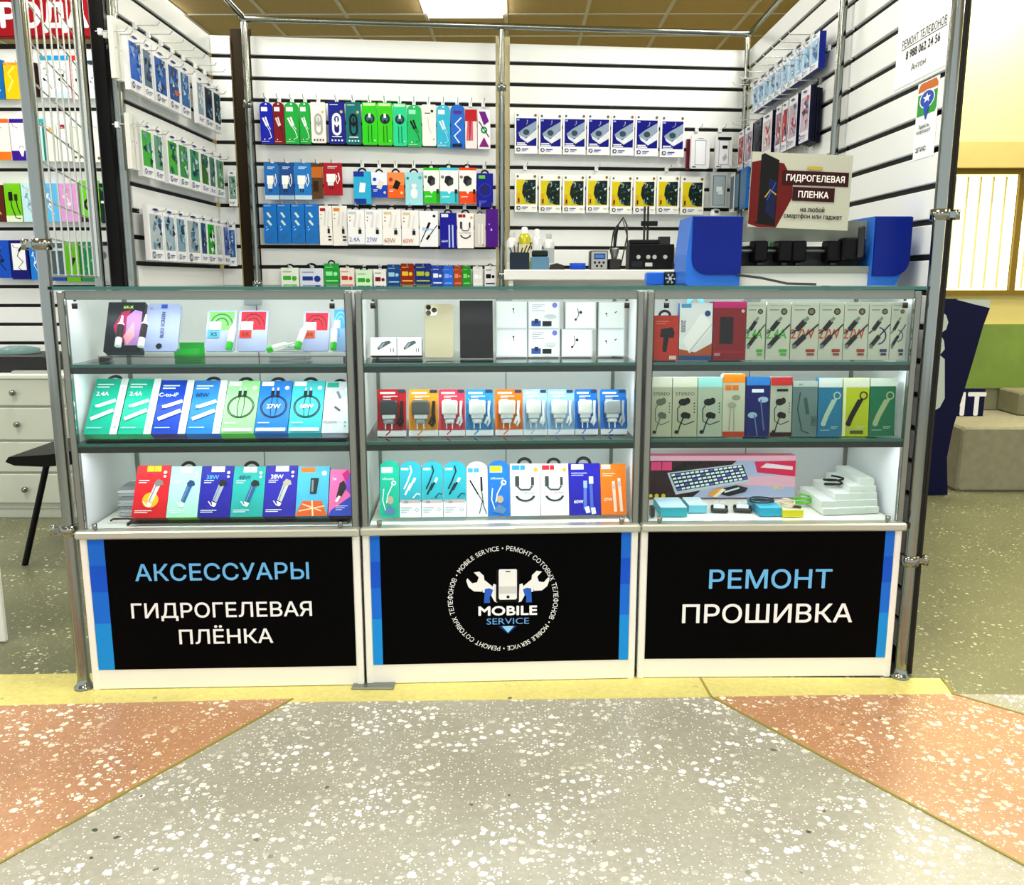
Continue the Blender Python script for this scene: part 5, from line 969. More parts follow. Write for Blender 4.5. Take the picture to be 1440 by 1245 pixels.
its = row_plane(PLW, UL, NL, [I(x, x + 4.4, None, '#e9ebe6', ds, lambda A: A.E(.5, .5, .12, '#8a8e8a'), 'box', .018, **SP) for x, ds in ((171, 'blank white pack beside the black upright'), (178, 'blank white pack second from the black upright'))], 'top row, left wall', GL, wall_left, zb=1.83, zt=2.03)
its = row_plane(PLW, UL, NL, [I(x, x + 4.4, None, '#e4e6e0', ds, lambda A: A.E(.5, .5, .12, '#8a8e8a'), 'box', .018, **SP) for x, ds in ((184, 'blank white pack beside the black upright'), (190, 'blank white pack second from the black upright'))], 'middle row, left wall', GL, wall_left, zb=1.54, zt=1.73)
for y in (.12, .24, .36, .48, .6, .74, .86): hook(wall_left, y, GZ0 + 7 * GP)
for y in (.1, .22, .34, .46, .58, .7, .8, .9): hook(wall_right, y * 1.1, GZ0 + 7 * GP)
# right wall
PRW = Vector((1.085, 4.6, 0)); UR = Vector((0, -1, 0)); NR = Vector((-1, 0, 0)); GR = 'packs hanging on the right wall'
cc = ['#3878b0', '#a8cce8', '#d8e8f4', '#5a90b8']
ed = [4.27 - i * .0905 for i in range(11)]
def prow(y0, y1, zb, zt, bg, art, label, d=.02, side=None, off=0, name='protector_pack', cat='screen protector'):
    M = Matrix((UR, -NR, Vector((0, 0, 1)))).transposed().to_4x4(); M.translation = Vector((1.085 + off, (y0 + y1) / 2, zb))
    o = pack(name, cat, M, abs(y1 - y0) - .003, zt - zb, d, 'box', bg, art, label, GR, side); q = wall_right.matrix_world.inverted() @ M.translation; hook(wall_right, q.x, GZ0 + math.floor((zt + .004 - GZ0) / GP + .35) * GP); return o
for i in range(10): prow(ed[i], ed[i + 1], 1.905, 2.03, '#eef3f8', d_strip('#a8cfec', 40 + i, cc), f'light blue screen protector pack, {ORD[9 - i]} from the front, top row of right wall', .024, '#1c3494')
rr = ['#c83838', '#e8e0e0', '#b8c0d0', '#3c4c78', '#e89888']
yy = lambda px, X=1.085: atX(px, 250, X).y
B2 = [(1120, 1133), (1104, 1116), (1095, 1103.5), (1087, 1094.5), (1069, 1082), (1057, 1067), (1045, 1055.5), (1036, 1044)]
for i, (a, b) in enumerate(B2): prow(yy(a), yy(b), 1.665, 1.86, '#e4e4ea' if i != 5 else '#10142c', d_strip(['#c8b8c8', '#b8b0c0', '#b84850', '#98647c', '#d0c4c8', '#181c34', '#a898a8', '#b0685c'][i], 60 + i, rr if i != 5 else ['#20243c']), f"red and white figure case pack, {ORD[i]} from the front, second row of right wall" if i != 5 else 'dark navy case pack, second row of right wall', .014, '#141a3c', name='case_pack', cat='phone case')
for k in range(3): prow(yy(1120) - .0, yy(1133), 1.66 - .003 * k, 1.855 - .003 * k, '#141a3c', None, f"dark navy case pack edge, {ORD[k]} behind the front figure pack, right wall", .008, '#10142c', .0155 + .0105 * k, name='case_pack', cat='phone case')
for i, (a, b, c_, lb) in enumerate(((1041, 1050, '#2a78c0', 'blue phone case hanging low in the right back corner'), (1034, 1040.5, '#14181c', 'black phone case hanging low in the right back corner'), (1027, 1033.5, '#e4e4e0', 'cream phone case hanging low in the right back corner'))):
    prow(yy(a, 1.06), yy(b, 1.06), 1.48, 1.665, c_, lambda A: A.R(.15, .08, .85, .92, '#6a8498'), lb, .014, c_, -.025, name='phone_case', cat='phone case')
for i in range(8):
    o = prow(3.95 - i * .05, 3.95 - i * .05 - .046, 1.205, 1.31, ['#1c6a44', '#2c8450', '#145038'][i % 3], lambda A: (A.R(.1, .5, .9, .7, '#88c8a0'),), f"small dark green pack, {ORD[7 - i]} from the front, lowest row of right wall", .02, '#103a28', name='green_pack', cat='box')
for y0, c_, lb in ((4.02, '#c84018', 'orange trinket pack below the figure packs, right wall'), (3.9, '#d0c020', 'yellow trinket pack below the figure packs, right wall')):
    prow(y0, y0 - .08, 1.545, 1.64, c_, lambda A: (A.E(.4, .5, .2, '#f0c8a0'), A.E(.7, .6, .12, '#fff0d0')), lb, .015, c_, name='trinket_pack', cat='pack')
# papers on the right wall
def paper(px0, px1, z0, z1, label, name, cat):
    y0, y1 = atX(px0, 150, 1.138).y, atX(px1, 150, 1.138).y; w = abs(y0 - y1); M = Matrix((UR, -NR, Vector((0, 0, 1)))).transposed().to_4x4(); M.translation = Vector((1.1385, (y0 + y1) / 2, z0))
    o = MB().box(-w / 2, 0, 0, w / 2, .0006, z1 - z0, mat('#fbfcfc', .7)).build(name, None, M); tag(o, label, cat); return o, Art(w, z1 - z0, -.0001)
o, A = paper(1255, 1331, 1.712, 1.955, 'white paper notice with phone repair number on the right slat wall', 'paper_notice', 'notice')
A.T('РЕМОНТ ТЕЛЕФОНОВ', .5, .494, .09, '#15181a', w=.78, bold=.01); A.R(.1, .425, .9, .435, '#15181a'); A.T('8 988 062 24 56', .5, .345, .095, '#15181a', w=.6, bold=.02); A.T('Антон', .45, .17, .075, '#2a2e30', w=.26); A.build(o, 'lettering')
o, A = paper(1289, 1318, 1.487, 1.695, 'white map sticker with blue pin on green and orange, right slat wall', 'map_sticker', 'sticker')
A.P([(.04, .56), (.9, .56), (.96, .62), (.96, .92), (.86, .985), (.14, .985), (.04, .92)], '#3aa040'); A.P([(.04, .86), (.96, .86), (.96, .92), (.86, .985), (.14, .985), (.04, .92)], '#c87828'); A.P([(.04, .84), (.96, .84), (.96, .87), (.04, .87)], '#e8ece8')
A.E(.5, .76, .36, '#f4f6f6', ry=.12); A.E(.5, .76, .32, '#2058b8', ry=.105); A.P([(.34, .7), (.66, .7), (.52, .5), (.46, .5)], '#2058b8'); A.P([(.5 + (.2 if k % 2 == 0 else .08) * math.sin(k * .628), .77 + (.065 if k % 2 == 0 else .027) * math.cos(k * .628)) for k in range(10)][::-1], '#f4f8fc')
A.T('Здесь', .45, .42, .045, '#101418', w=.5, bold=.02); A.T('хорошо!', .45, .355, .045, '#101418', w=.66, bold=.02); A.T('2ГИС', .4, .12, .06, '#101418', w=.5, bold=.02); A.build(o, 'lettering')
# ================================================================== WORKBENCH AT THE BACK
YBn = 3.92; zbn = 1.193; xb0, xb1 = -.06, 1.02
e = empty('workbench'); tag(e, 'white repair bench before the right half of the back wall', 'bench')
MB().cbox(xb0, YBn, zbn - .045, xb1, 4.36, zbn, mat('#eef0ee', .4), .003).build('bench_top', e); MB().box(xb0 + .02, YBn + .02, 0, xb0 + .04, 4.34, zbn - .046, WHITE).build('side_board', e); MB().box(xb1 - .04, YBn + .02, 0, xb1 - .02, 4.34, zbn - .046, WHITE).build('side_board', e); MB().box(xb0 + .04, 4.32, .1, xb1 - .04, 4.335, zbn - .046, WHITE).build('rear_board', e)
YI = 4.1; SX = lambda px: atY(px, 380, YI).x
SZ = lambda py: atY(800, py, YI).z
def can(px0, px1, yt, body, cap, label, dy=0):
    x0, x1 = SX(px0), SX(px1); r = (x1 - x0) / 2; h = SZ(yt) - zbn; c = empty('spray_can', ((x0 + x1) / 2, YI + dy, zbn + .0005)); tag(c, label, 'spray can', 'spray cans on the repair bench')
    b = MB().lathe([(0, 0), (r * .95, 0), (r, .004), (r, h * .74), (r * .7, h * .83), (r * .45, h * .85)], (0, 0, 0), mat(body, .3, .2), 18).build('body', c); MB().lathe([(r * 1.004, h * .2), (r * 1.004, h * .6)], (0, 0, 0), mat(cap if body == '#d8dcda' else '#e8e4c0'), 18).build('label_band', b); MB().lathe([(r * .5, h * .84), (r * .5, h * .97), (r * .3, h), (0, h)], (0, 0, 0), mat(cap), 14).build('cap', c)
can(712.5, 728, 326, '#d8dcda', '#c8ccc8', 'leftmost silver spray can on the repair bench'); can(729, 746.5, 318, '#b8b41c', '#f0f0ec', 'yellow spray can with white cap on the repair bench', .07); can(748, 763, 321, '#d8dcda', '#e8eaea', 'silver spray can right of the yellow one', .07); can(764.5, 780, 327, '#d8dcda', '#b8c0c0', 'rightmost silver spray can on the repair bench', .07)
def bx(name, px0, px1, yt, yb_, dep, m, label, cat, dy=0, parts=()):
    x0, x1 = SX(px0), SX(px1); h = SZ(yt) - zbn; o = empty(name, ((x0 + x1) / 2, YI + dy, zbn + .0005)); tag(o, label, cat); w = x1 - x0
    MB().cbox(-w / 2, 0, 0, w / 2, dep, h, m, .003).build('body', o); return o, w, h
o, w, h = bx('tool_holder', 717, 744, 356, 380, .07, mat('#2c3a48'), 'dark tool holder full of brushes before the spray cans', 'tool holder', -.09)
for i in range(6): MB().tube([(-w * .4 + i * w * .16, .03, h), (-w * .5 + i * w * .22, .02, h + .02 + .012 * (i % 3))], .003, mat(['#5a6a78', '#8a5030', '#30343a'][i % 3]), 6).build('tool', o)
o, w, h = bx('parts_tub', 746, 771, 362, 380, .07, mat('#6a90a8', .2), 'translucent blue parts tub before the spray cans', 'tub', -.09); MB().cbox(-w * .45, .005, h, w * .45, .065, h + .028, mat('#2a3430'), .006).build('contents', o)
o = MB().prism([(-.035, 0), (.035, 0), (.03, .02), (.0, .03), (-.03, .022)], 0, .05, BLACK).build('black_pouch', None, None, (SX(782), YI - .09, zbn + .0005)); tag(o, 'small black pouch lying right of the blue tub', 'pouch')
e = empty('tape_roll', (SX(811), YI - .06, zbn + .0005)); tag(e, 'roll of blue tape on the repair bench', 'tape'); MB().lathe([(.02, 0), (.036, 0), (.036, .03), (.02, .03), (.02, 0)], (0, 0, 0), mat('#2058c0'), 20).build('tape', e); MB().lathe([(.0195, 0), (.0195, .03), (.016, .03), (.016, 0)], (0, 0, 0), mat('#e0e0d8'), 20).build('core', e)
o, w, h = bx('soldering_station', 829, 853, 353, 380, .12, mat('#23282a'), 'grey soldering station with blue display and round buttons', 'soldering station', -.05)
fp_ = MB().cbox(-w * .46, -.004, .004, w * .46, 0, h - .004, mat('#a9aeac'), .0015).build('face_plate', o); A = Art(w, h, -.0042); A.R(.2, .56, .84, .84, '#1c3a88'); A.R(.26, .62, .78, .78, '#5a88c8'); [A.E(x, y, .07, '#14181a') for x, y in ((.25, .38), (.5, .38), (.75, .38), (.37, .2), (.63, .2))]; A.build(fp_, 'buttons')
e = empty('soldering_iron', (SX(864), YI - .02, zbn + .0005)); tag(e, 'soldering iron in black stand with looping lead', 'soldering iron')
MB().cbox(-.03, 0, 0, .03, .08, .05, BLACK, .006).build('stand', e); MB().lathe([(.012, .05), (.022, .09), (.022, .1), (.016, .1)], (-.0, .04, 0), mat('#8a9090', .3, .6), 14).build('holder_cone', e); MB().tube([(0, .04, .09), (.004, .04, .16), (.012, .03, .2)], [.006, .009, .006], BLACK, 8).build('handle', e)
MB().tube([(.012, .03, .2), (.035, .02, .235), (.05, .0, .2), (.05, -.04, .1), (.05, -.06, .03), (.05, -.075, .004)], .0035, BLACK, 8).build('lead', e); MB().tube([(-.02, .02, .08), (-.01, 0, .17), (.03, 0, .225), (.05, -.02, .15), (.02, -.06, .02)], .003, BLACK, 8).build('lead', e)
o, w, h = bx('rework_station', 883, 945, 344, 382, .14, mat('#15191a'), 'black rework station with pale knobs and a tall stand', 'rework station', -.04)
MB().cbox(-w * .5, .01, h, w * .18, .12, h + .02, mat('#20262a'), .004).build('top_tray', o); MB().box(w * .18, .02, h, w * .42, .07, h + .034, BLACK).build('rear_box', o); px_ = SX(908) - o.location.x
MB().box(px_ - .012, .06, h + .02, px_ - .004, .075, SZ(290) - zbn, BLACK).build('stand_pole', o); MB().box(px_ + .004, .06, h + .02, px_ + .012, .075, SZ(290) - zbn, BLACK).build('stand_pole', o); MB().cbox(px_ - .025, .045, SZ(318) - zbn, px_ + .05, .059, SZ(311) - zbn, mat('#22282a'), .002).build('bracket', o)
for x in (-.3, -.08, .06, .3): MB().tube([(x * w, 0, h * .5), (x * w, -.012, h * .5)], .009, mat('#b8c0c0'), 12).build('knob', o)
A = Art(w, h, -.0004); A.R(.06, .12, .3, .34, '#2c3438'); A.R(.36, .14, .52, .28, '#d0d4d0'); A.build(o, 'panel_print')
o, w, h = bx('small_carton', 950, 966, 346, 372, .06, mat('#e4e6e2'), 'small white carton beside the rework station', 'carton', .05)
e = empty('wire_rack', (SX(950), YI - .1, zbn + .0005)); tag(e, 'small red and black rack beside the rework station', 'rack')
for x in (-.012, .012): MB().tube([(x, 0, 0), (x, 0, .12)], .004, mat('#7a1820') if x > 0 else BLACK, 8).build('upright', e)
MB().tube([(-.012, 0, .115), (.012, 0, .115)], .004, BLACK, 8).build('crossbar', e); MB().cbox(-.03, -.03, 0, .03, .04, .03, BLACK, .004).build('base', e)
e = empty('dome_camera', on(1006, 300, PB, BN)); tag(e, 'small white dome camera at the right end of the back wall', 'camera'); MB().lathe([(0, -.02), (.024, -.018), (.028, 0), (.02, .018), (0, .024)], (0, 0, 0), mat('#f0f2f2', .3), 16).build('shell', e); MB().lathe([(0, -.006), (.01, -.004), (.012, .006), (0, .01)], (0, -.024, .004), BLACK, 12).build('lens', e); MB().tube([(0, .0, 0), (0, .07, 0)], .008, WHITE, 8).build('bracket', e)
# ================================================================== ON TOP OF THE RIGHT COUNTER
ct_ = cC.o + cC.W * .12; zt_ = ZT + .0012
def T3(px, py, yo=.12): return on(px, py, cC.o + cC.W * yo, cC.W)
def loc3(px, py, yo=.12): p = T3(px, py, yo) - (cC.o + cC.W * yo); return p.dot(cC.U), p.z - zt_
Mp = cC.R.copy(); Mp.translation = ct_ + Vector((0, 0, zt_))
e = empty('film_cutting_plotter', mw=Mp); tag(e, 'blue and grey film cutting plotter on the right counter', 'plotter')
LBL = mat('#3a7cd0', .3); DBL = mat('#0a2a86', .3); xl0, xl1, xr0, xr1 = loc3(966, 350)[0], loc3(1042, 350)[0], loc3(1227, 350)[0], loc3(1280, 350)[0]; hp = loc3(1000, 304)[1]
for a, b, s_ in ((xl0, xl1, 1), (xr0, xr1, -1)):
    w = b - a; ch = .026
    pr = [(a + (ch if s_ > 0 else 0), hp), (a, hp - .07) if s_ > 0 else (a, hp), (a, .012) if s_ > 0 else (a, 0), (a + .006, 0), (b - .006, 0), (b, .012) if s_ < 0 else (b, 0), (b, hp * .35) if s_ < 0 else (b, hp)]
    if s_ > 0: pr = [(a + .012, hp), (a, hp * .45), (a, .006), (a + .006, 0), (b, 0), (b, hp)]
    else: pr = [(b - .002, hp), (a, hp), (a, 0), (b - .034, 0), (b - .026, .02), (b, hp * .38)]
    ec = MB().prism(pr[::1], .0, .17, LBL).build('end_cover', e)
    x0_, x1_ = (a + .014, b - .0) if s_ > 0 else (a + .002, b - .002); z0_ = hp * .16 if s_ > 0 else hp * .14
    r_ = .045; n_ = 6; arc = [(x0_ + r_ - r_ * math.cos(math.pi / 2 * k / n_), z0_ + r_ - r_ * math.sin(math.pi / 2 * k / n_)) for k in range(n_ + 1)] if s_ > 0 else [(x1_ - r_ + r_ * math.sin(math.pi / 2 * k / n_), z0_ + r_ - r_ * math.cos(math.pi / 2 * k / n_)) for k in range(n_ + 1)]
    poly = (arc + [(x1_, z0_), (x1_, hp - .002), (x0_, hp - .002)]) if s_ > 0 else ([(x0_, z0_)] + arc + [(x1_, hp - .002), (x0_, hp - .002)])
    MB().prism(poly, -.008, -.0003, DBL).build('face_plate', ec)
GB_ = mat('#8f958c', .45)
z = lambda py: loc3(1130, py)[1]
MB().box(xl1, .05, z(338), xr0, .09, z(309), GB_).build('upper_beam', e); MB().box(xl1, .02, .0, xr0, .15, z(384), mat('#d4d8d4', .4)).build('base_tray', e); MB().box(xl1, .015, z(384), xr0, .05, z(374), GB_).build('front_lip', e); MB().box(xl1, .09, z(380), xr0, .13, z(345), mat('#4e5450')).build('rear_beam', e)
MB().tube([(xl1, .06, z(352)), (xr0, .06, z(352))], .006, mat('#5c6260', .3, .7), 10).build('roller_bar', e)
for px in (1075, 1110, 1130, 1180): 
    x = loc3(px, 350)[0]; q = MB().cbox(x - .02, .03, z(368), x + .02, .085, z(338), mat('#0c0e10'), .004).build('pinch_roller', e); MB().tube([(x - .008, .05, z(372)), (x + .008, .05, z(372))], .012, BLACK, 12).build('wheel', q)
x = loc3(1205, 350)[0]; q = MB().cbox(x - .035, .012, z(366), x + .03, .085, z(334), mat('#101214'), .005).build('cutting_carriage', e); MB().cbox(x + .004, .0, z(362), x + .022, .012, z(318), BLACK, .003).build('blade_holder', q)
MB().tube([(xl1 - .01, -.012, .03), (xl1 + .05, -.03, .022), (xl1 + .12, -.05, .006), (xl1 + .2, -.05, .004)], .0035, BLACK, 8).build('power_lead', e)
sx0, sz0 = loc3(1049, 322, .12); sx1, sz1 = loc3(1196, 216, .12); w, h = sx1 - sx0, sz1 - sz0
M = Mp @ Matrix.Translation((sx0 + w / 2, -.016, sz0)) @ Matrix.Rotation(math.radians(2.2), 4, 'Y') @ Matrix.Rotation(math.radians(-4), 4, 'X')
o = MB().box(-w / 2, 0, 0, w / 2, .005, h, mat('#b9bcae', .5)).build('film_sign', None, M); tag(o, 'white card advertising hydrogel film, propped on the plotter', 'sign')  # card and print colours toned darker for the shade on its backlit front
A = Art(w, h, -.0002); A.P([(0, .04), (.1, .0), (.28, .0), (.42, .4), (.42, .62), (.32, .86), (.12, .9), (0, .86)], '#6a1810'); A.P([(.06, .05), (.27, .02), (.27, .9), (.12, .985), (.09, .96), (.09, .08)], '#0b0d10'); A.P([(.16, .2), (.26, .1), (.26, .62), (.18, .66)], '#14204a'); A.L([(.15, .4), (.2, .5), (.26, .44)], .012, '#b8a030'); A.L([(.17, .36), (.25, .6)], .01, '#2858b8')
A.R(.31, .58, .97, .77, '#3c0a10'); A.T('ГИДРОГЕЛЕВАЯ', .64, .675, .085, '#e8e4e0', w=.58, bold=.02); A.R(.42, .37, .84, .555, '#3c0a10'); A.T('ПЛЕНКА', .63, .46, .085, '#e8e4e0', w=.3, bold=.02); A.R(.55, .79, .7, .83, '#b8a840'); A.T('на любой', .63, .26, .06, '#14181a', w=.24, bold=.02); A.T('смартфон или гаджет', .64, .17, .06, '#14181a', w=.58, bold=.02); A.build(o, 'sign_print')
fx, fz = loc3(930, 380, .26); Mf = cC.R.copy(); Mf.translation = cC.o + cC.W * .26 + cC.U * max(fx, .02) + Vector((0, 0, zt_))
e = empty('cooling_fan', mw=Mf); tag(e, 'small blue device with black fan on the right counter', 'fan'); MB().cbox(-.042, 0, 0, .01, .05, .038, mat('#2a70d0', .25), .004).build('body', e); q = MB().cbox(.0105, .005, 0, .045, .03, .04, BLACK, .003).build('fan_frame', e); MB().tube([(.028, .0045, .02), (.028, .002, .02)], .005, mat('#d8dcdc'), 10).build('hub', q)
for k in range(6): a = k * 1.047; MB().prism([(.028 + .005 * math.cos(a), .02 + .005 * math.sin(a)), (.028 + .015 * math.cos(a - .25), .02 + .015 * math.sin(a - .25)), (.028 + .015 * math.cos(a + .15), .02 + .015 * math.sin(a + .15))], .0025, .0045, mat('#c8ccd0')).build('blade', q)
# ================================================================== NEIGHBOUR SHOP ON THE LEFT
YN = 4.56; wall_n = slatwall('wall_neighbour', Vector((-3.6, YN, 0)), Vector((1, 0, 0)), [(0, 2.0)], -12, 8, ztop=2.29)
bpy.context.view_layer.update()
a, b = atY(-60, 52, YN - .06), atY(131, 0, YN - .06)
o = MB().cbox(-3.55, YN - .06, a.z, b.x, YN - .01, a.z + .34, mat('#a01424', .4), .004).build('shop_sign'); tag(o, 'red shop sign with white letters above the neighbouring stall', 'sign'); tl, tr = atY(2, 30, YN - .06), atY(123, 30, YN - .06)
A = Art(tr.x - tl.x, .34, YN - .0602, tl.x, a.z); A.T('РОДА', .5, .29, .31, '#f6f4f4', w=1.0, bold=.04); A.build(o, 'lettering')
PN = Vector((-3.6, YN - .05, 0)); UN = Vector((1, 0, 0)); NN = Vector((0, -1, 0)); GN = 'packs hanging in the neighbouring stall'
q = lambda rows, nm='cable_pack', ct2='cable pack': [I(a, b, t, bg, ds, ar, 'box', .02, yb=bo, name=nm, cat=ct2, tab=None) for a, b, t, bo, bg, ds, ar in rows]
pl = lambda c: (lambda A: (A.L([(.3, .7), (.5, .55), (.35, .4), (.7, .2)], .06, c), A.L([(.25, .62), (.4, .74)], .14, c), A.L([(.45, .42), (.6, .5)], .14, c)))
def d_top(hc, c='#20302c', ft=None): return lambda A: (A.R(0, .88, 1, 1, hc), A.R(0, 0, .04, 1, hc), A.L([(.3, .66), (.42, .7), (.7, .62), (.55, .5)], .05, c), A.L([(.3, .45), (.55, .38), (.85, .2)], .05, c), A.L([(.5, .56), (.62, .5)], .13, c), A.L([(.28, .46), (.42, .4)], .14, c), ft and A.R(0, 0, 1, .16, ft))
row_plane(PN, UN, NN, q([(-14, 5, 84, 139, '#1c78b8', 'blue pack at the frame edge', pl('#e0f0f8')), (6, 26, 88, 139, '#e8cc10', 'yellow wavy pack', lambda A: (A.L([(.2, .2), (.6, .5), (.3, .7), (.8, .9)], .12, '#f4e880'), A.R(0, .93, 1, 1, '#e8a020'))), (27, 35, 88, 122, '#e8e0e0', 'narrow white and red pack', pl('#c02040')), (42, 52, 88, 136, '#3a2024', 'narrow black and white pack', lambda A: A.R(.4, 0, .6, 1, '#e8e4e4')), (55, 75, 78, 137, '#f2f5f7', 'white pack with blue top', d_top('#28a8d0')), (76, 98, 78, 138, '#f2f5f7', 'white pack with blue top', d_top('#2898d0', ft='#c8e0f0')), (99, 123, 78, 139, '#f4f4f4', 'white pack with red top and black plugs', d_top('#d03830')), (124, 134, 85, 138, '#e8ecf0', 'narrow white pack with dark edge', d_top('#30485c'))]), 'top row of neighbouring stall', GN, wall_n)
row_plane(PN, UN, NN, q([(-8, 14, 167, 225, '#f2eee8', 'white pack with orange base', lambda A: (A.R(0, .9, 1, 1, '#e87818'), A.R(0, 0, 1, .2, '#e88828'))), (15, 38, 167, 226, '#f2f0f6', 'white pack with purple base', lambda A: (A.R(0, .9, 1, 1, '#4818a0'), A.R(0, 0, 1, .24, '#4818a0'), A.O(.62, .3, .14, .03, '#303038'), A.P([(.4, .3), (.8, .3), (.7, .1), (.6, .1)], '#f0f0f4'))), (50, 65, 167, 226, '#c8ece8', 'pale pack with teal edge', lambda A: (A.R(0, .9, 1, 1, '#28b8b8'), A.R(.7, 0, 1, .9, '#188a80'))), (66, 80, 174, 227, '#eeefe4', 'cream pack with yellow print', lambda A: A.R(.1, .8, .8, .88, '#e8c040')), (81, 99, 172, 227, '#f0efea', 'cream pack with dark red tag', lambda A: (A.R(.2, .84, .8, .94, '#a82038'), A.R(.6, .4, .9, .46, '#302828'))), (100, 116, 172, 228, '#e6ece0', 'pale cream pack with brown dots', lambda A: (A.E(.3, .12, .12, '#7a6a50'), A.E(.7, .12, .12, '#7a6a50'))), (117, 131, 172, 228, '#d8e4d8', 'pale green pack', lambda A: A.R(.7, 0, .9, 1, '#a8c0a8')), (132, 143, 174, 228, '#e8e8e2', 'narrow cream pack', lambda A: A.E(.5, .1, .2, '#8a7a60'))]), 'second row of neighbouring stall', GN, wall_n)
row_plane(PN, UN, NN, q([(-12, 6, 260, 312, '#6a2c14', 'brown pack at the frame edge', pl('#e8d8c0')), (7, 30, 258, 312, '#84d018', 'lime pack with black cable', lambda A: (A.R(0, 0, 1, .16, '#e4f0d8'), A.L([(.35, .7), (.4, .4), (.6, .1), (.9, .08)], .06, '#182010'), A.L([(.7, .6), (.75, .4), (.9, .2)], .06, '#182010'), A.R(.25, .55, .5, .78, '#182010'), A.R(.6, .55, .8, .72, '#304018'))), (31, 52, 258, 312, '#c8e8f0', 'pale blue pack with grey cable', pl('#88b0c0')), (60, 82, 258, 312, '#6cc0ec', 'sky blue pack with white cable', pl('#e8f4fa')), (83, 111, 258, 312, '#dca4d8', 'pink pack with white cable', pl('#f0e8f0')), (113, 140, 254, 312, '#74d010', 'lime pack with coiled black cable', lambda A: (A.O(.5, .42, .34, .14, '#1c2c10'), A.L([(.5, .62), (.62, .9)], .07, '#1c2c10'), A.R(0, 0, 1, .12, '#2a3020'))), (141, 151, 258, 314, '#143028', 'narrow black green pack', lambda A: (A.E(.5, .85, .3, '#30a060'), A.R(.1, .5, .8, .56, '#e0e8e0')))]), 'third row of neighbouring stall', GN, wall_n)
row_plane(PN, UN, NN, q([(-8, 14, 338, 391, '#1860c8', 'blue pack with black cable', pl('#0c2048')), (15, 40, 338, 393, '#141a80', 'navy pack with white panel and black cable', lambda A: (A.R(.1, .24, .86, .92, '#f2f4f6'), A.L([(.6, .8), (.4, .6), (.7, .45), (.4, .3), (.8, .15)], .05, '#14181c'), A.L([(.5, .72), (.7, .84)], .12, '#14181c'))), (42, 57, 340, 394, '#2888d8', 'blue pack with white scribble', pl('#d8ecfa')), (69, 91, 342, 395, '#566a72', 'grey pack with blue base', lambda A: (A.R(.2, 0, 1, .2, '#2058a8'), A.R(0, .8, 1, .86, '#c8d4d4'))), (92, 112, 340, 396, '#6cb81c', 'green pack with dark plug', lambda A: A.L([(.4, .4), (.65, .6)], .22, '#1c3010')), (113, 134, 340, 396, '#2c8a54', 'dark green pack with speckles', lambda A: [A.E(.2 + .3 * (i % 3), .25 + .14 * i, .09, '#78c890') for i in range(5)]), (135, 155, 340, 396, '#a8aeac', 'grey pack with round picture', lambda A: (A.E(.5, .66, .3, '#6a7070'), A.E(.5, .66, .12, '#202828'), A.R(0, .9, 1, 1, '#20242c')))]), 'fourth row of neighbouring stall', GN, wall_n)
# white drawer cabinet
Yc = 4.12; cx1 = atY(97, 620, Yc).x; zc = lambda y: atY(50, y, Yc).z; ztop = zc(527)
e = empty('drawer_cabinet', (0, Yc, 0)); tag(e, 'white four drawer cabinet below the neighbouring stall', 'cabinet'); CWH = mat('#d9ded2', .45)
MB().box(-3.3, .02, .05, cx1, .42, ztop - .02, CWH).build('body', e); MB().cbox(-3.32, -.01, ztop - .02, cx1 + .012, .43, ztop, mat('#e6eae2', .4), .003).build('top_board', e); MB().box(-3.3, .03, 0, cx1, .05, .05, CWH).build('plinth', e)
for i, (t, b, kx) in enumerate(((533, 571, 21), (574, 619, 27), (622, 664, 32), (667, 708, 38))):
    d_ = MB().cbox(-3.29, 0, zc(b), cx1 - .004, .018, zc(t), CWH, .004).build('drawer', e); p = atY(kx, (t + b) / 2, Yc); k = MB(); k.tube([(p.x, 0, p.z), (p.x, -.014, p.z), (p.x, -.016, p.z), (p.x, -.028, p.z), (p.x, -.034, p.z)], [.005, .005, .014, .014, .006], CHROME, 14); k.build('knob', d_)
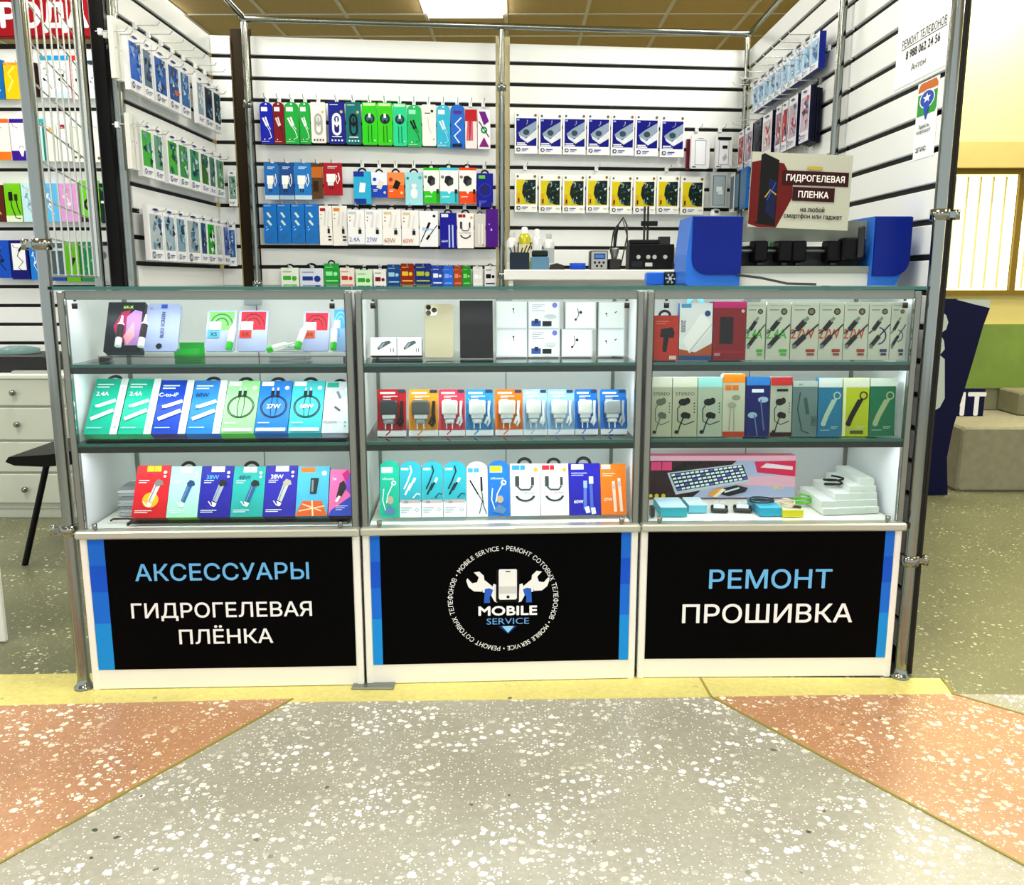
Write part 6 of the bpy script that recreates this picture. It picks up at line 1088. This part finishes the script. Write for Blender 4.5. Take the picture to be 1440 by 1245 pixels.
p0, p1 = atY(-40, 514, Yc + .1), atY(66, 487, Yc + .1)
e = empty('flat_machine', (0, Yc + .08, ztop + .0005)); tag(e, 'flat black machine with a clear lid on the white cabinet', 'machine'); MB().cbox(-3.2, 0, 0, p1.x, .25, .085, BLACK, .008).build('body', e); MB().lathe([(.1, .0), (.1, .02), (.04, .035), (0, .036)], (p1.x - .2, .12, .086), mat('#7c9a98', .2), 20).build('lid', e); MB().box(p1.x - .15, -.04, 0, p1.x + .02, -.003, .012, mat('#b8bcb4')).build('front_tray', e)
# black chair
pc_ = atZ(35, 795, 0); e = empty('black_chair', (pc_.x, pc_.y, 0)); tag(e, 'black chair with slim metal legs before the white cabinet', 'chair')
s0 = atY(60, 650, pc_.y); zs_ = s0.z; FR = mat('#101210', .4)
st = MB().prism([(.0, zs_ - .015), (.12, zs_ - .02), (.36, zs_ + .0), (.44, zs_ + .02), (.44, zs_ + .06), (.3, zs_ + .055), (.14, zs_ + .03), (-.02, zs_ + .02), (-.035, zs_)], .0, .42, FR).build('seat', e)
for a, b in (((0, 0, 0), (.1, .06, zs_ - .015)), ((.42, 0.02, 0), (.34, .06, zs_)), ((.0, .46, 0), (.1, .38, zs_ - .015)), ((.42, .46, 0), (.34, .38, zs_))): MB().tube([a, b], .0125, FR, 10).build('leg', e)
MB().prism([(.40, zs_ + .1), (.44, zs_ + .1), (.5, zs_ + .42), (.46, zs_ + .44)], .0, .42, FR).build('backrest', e); MB().tube([(.42, .03, zs_ + .02), (.44, .03, zs_ + .12)], .011, FR, 8).build('back_support', e); MB().tube([(.42, .39, zs_ + .02), (.44, .39, zs_ + .12)], .011, FR, 8).build('back_support', e)
# white panel at the left edge of the view
p = atZ(8, 905, 0)
e = empty('white_panel', (p.x, p.y, 0)); tag(e, 'edge of a white upright panel at the left border of the floor', 'panel'); MB().cbox(-.5, 0, .004, 0, .018, 1.05, mat('#eef0ea', .45), .003).build('board', e); MB().box(-.4, -.05, 0, -.36, .07, .004, ALU).build('foot', e)
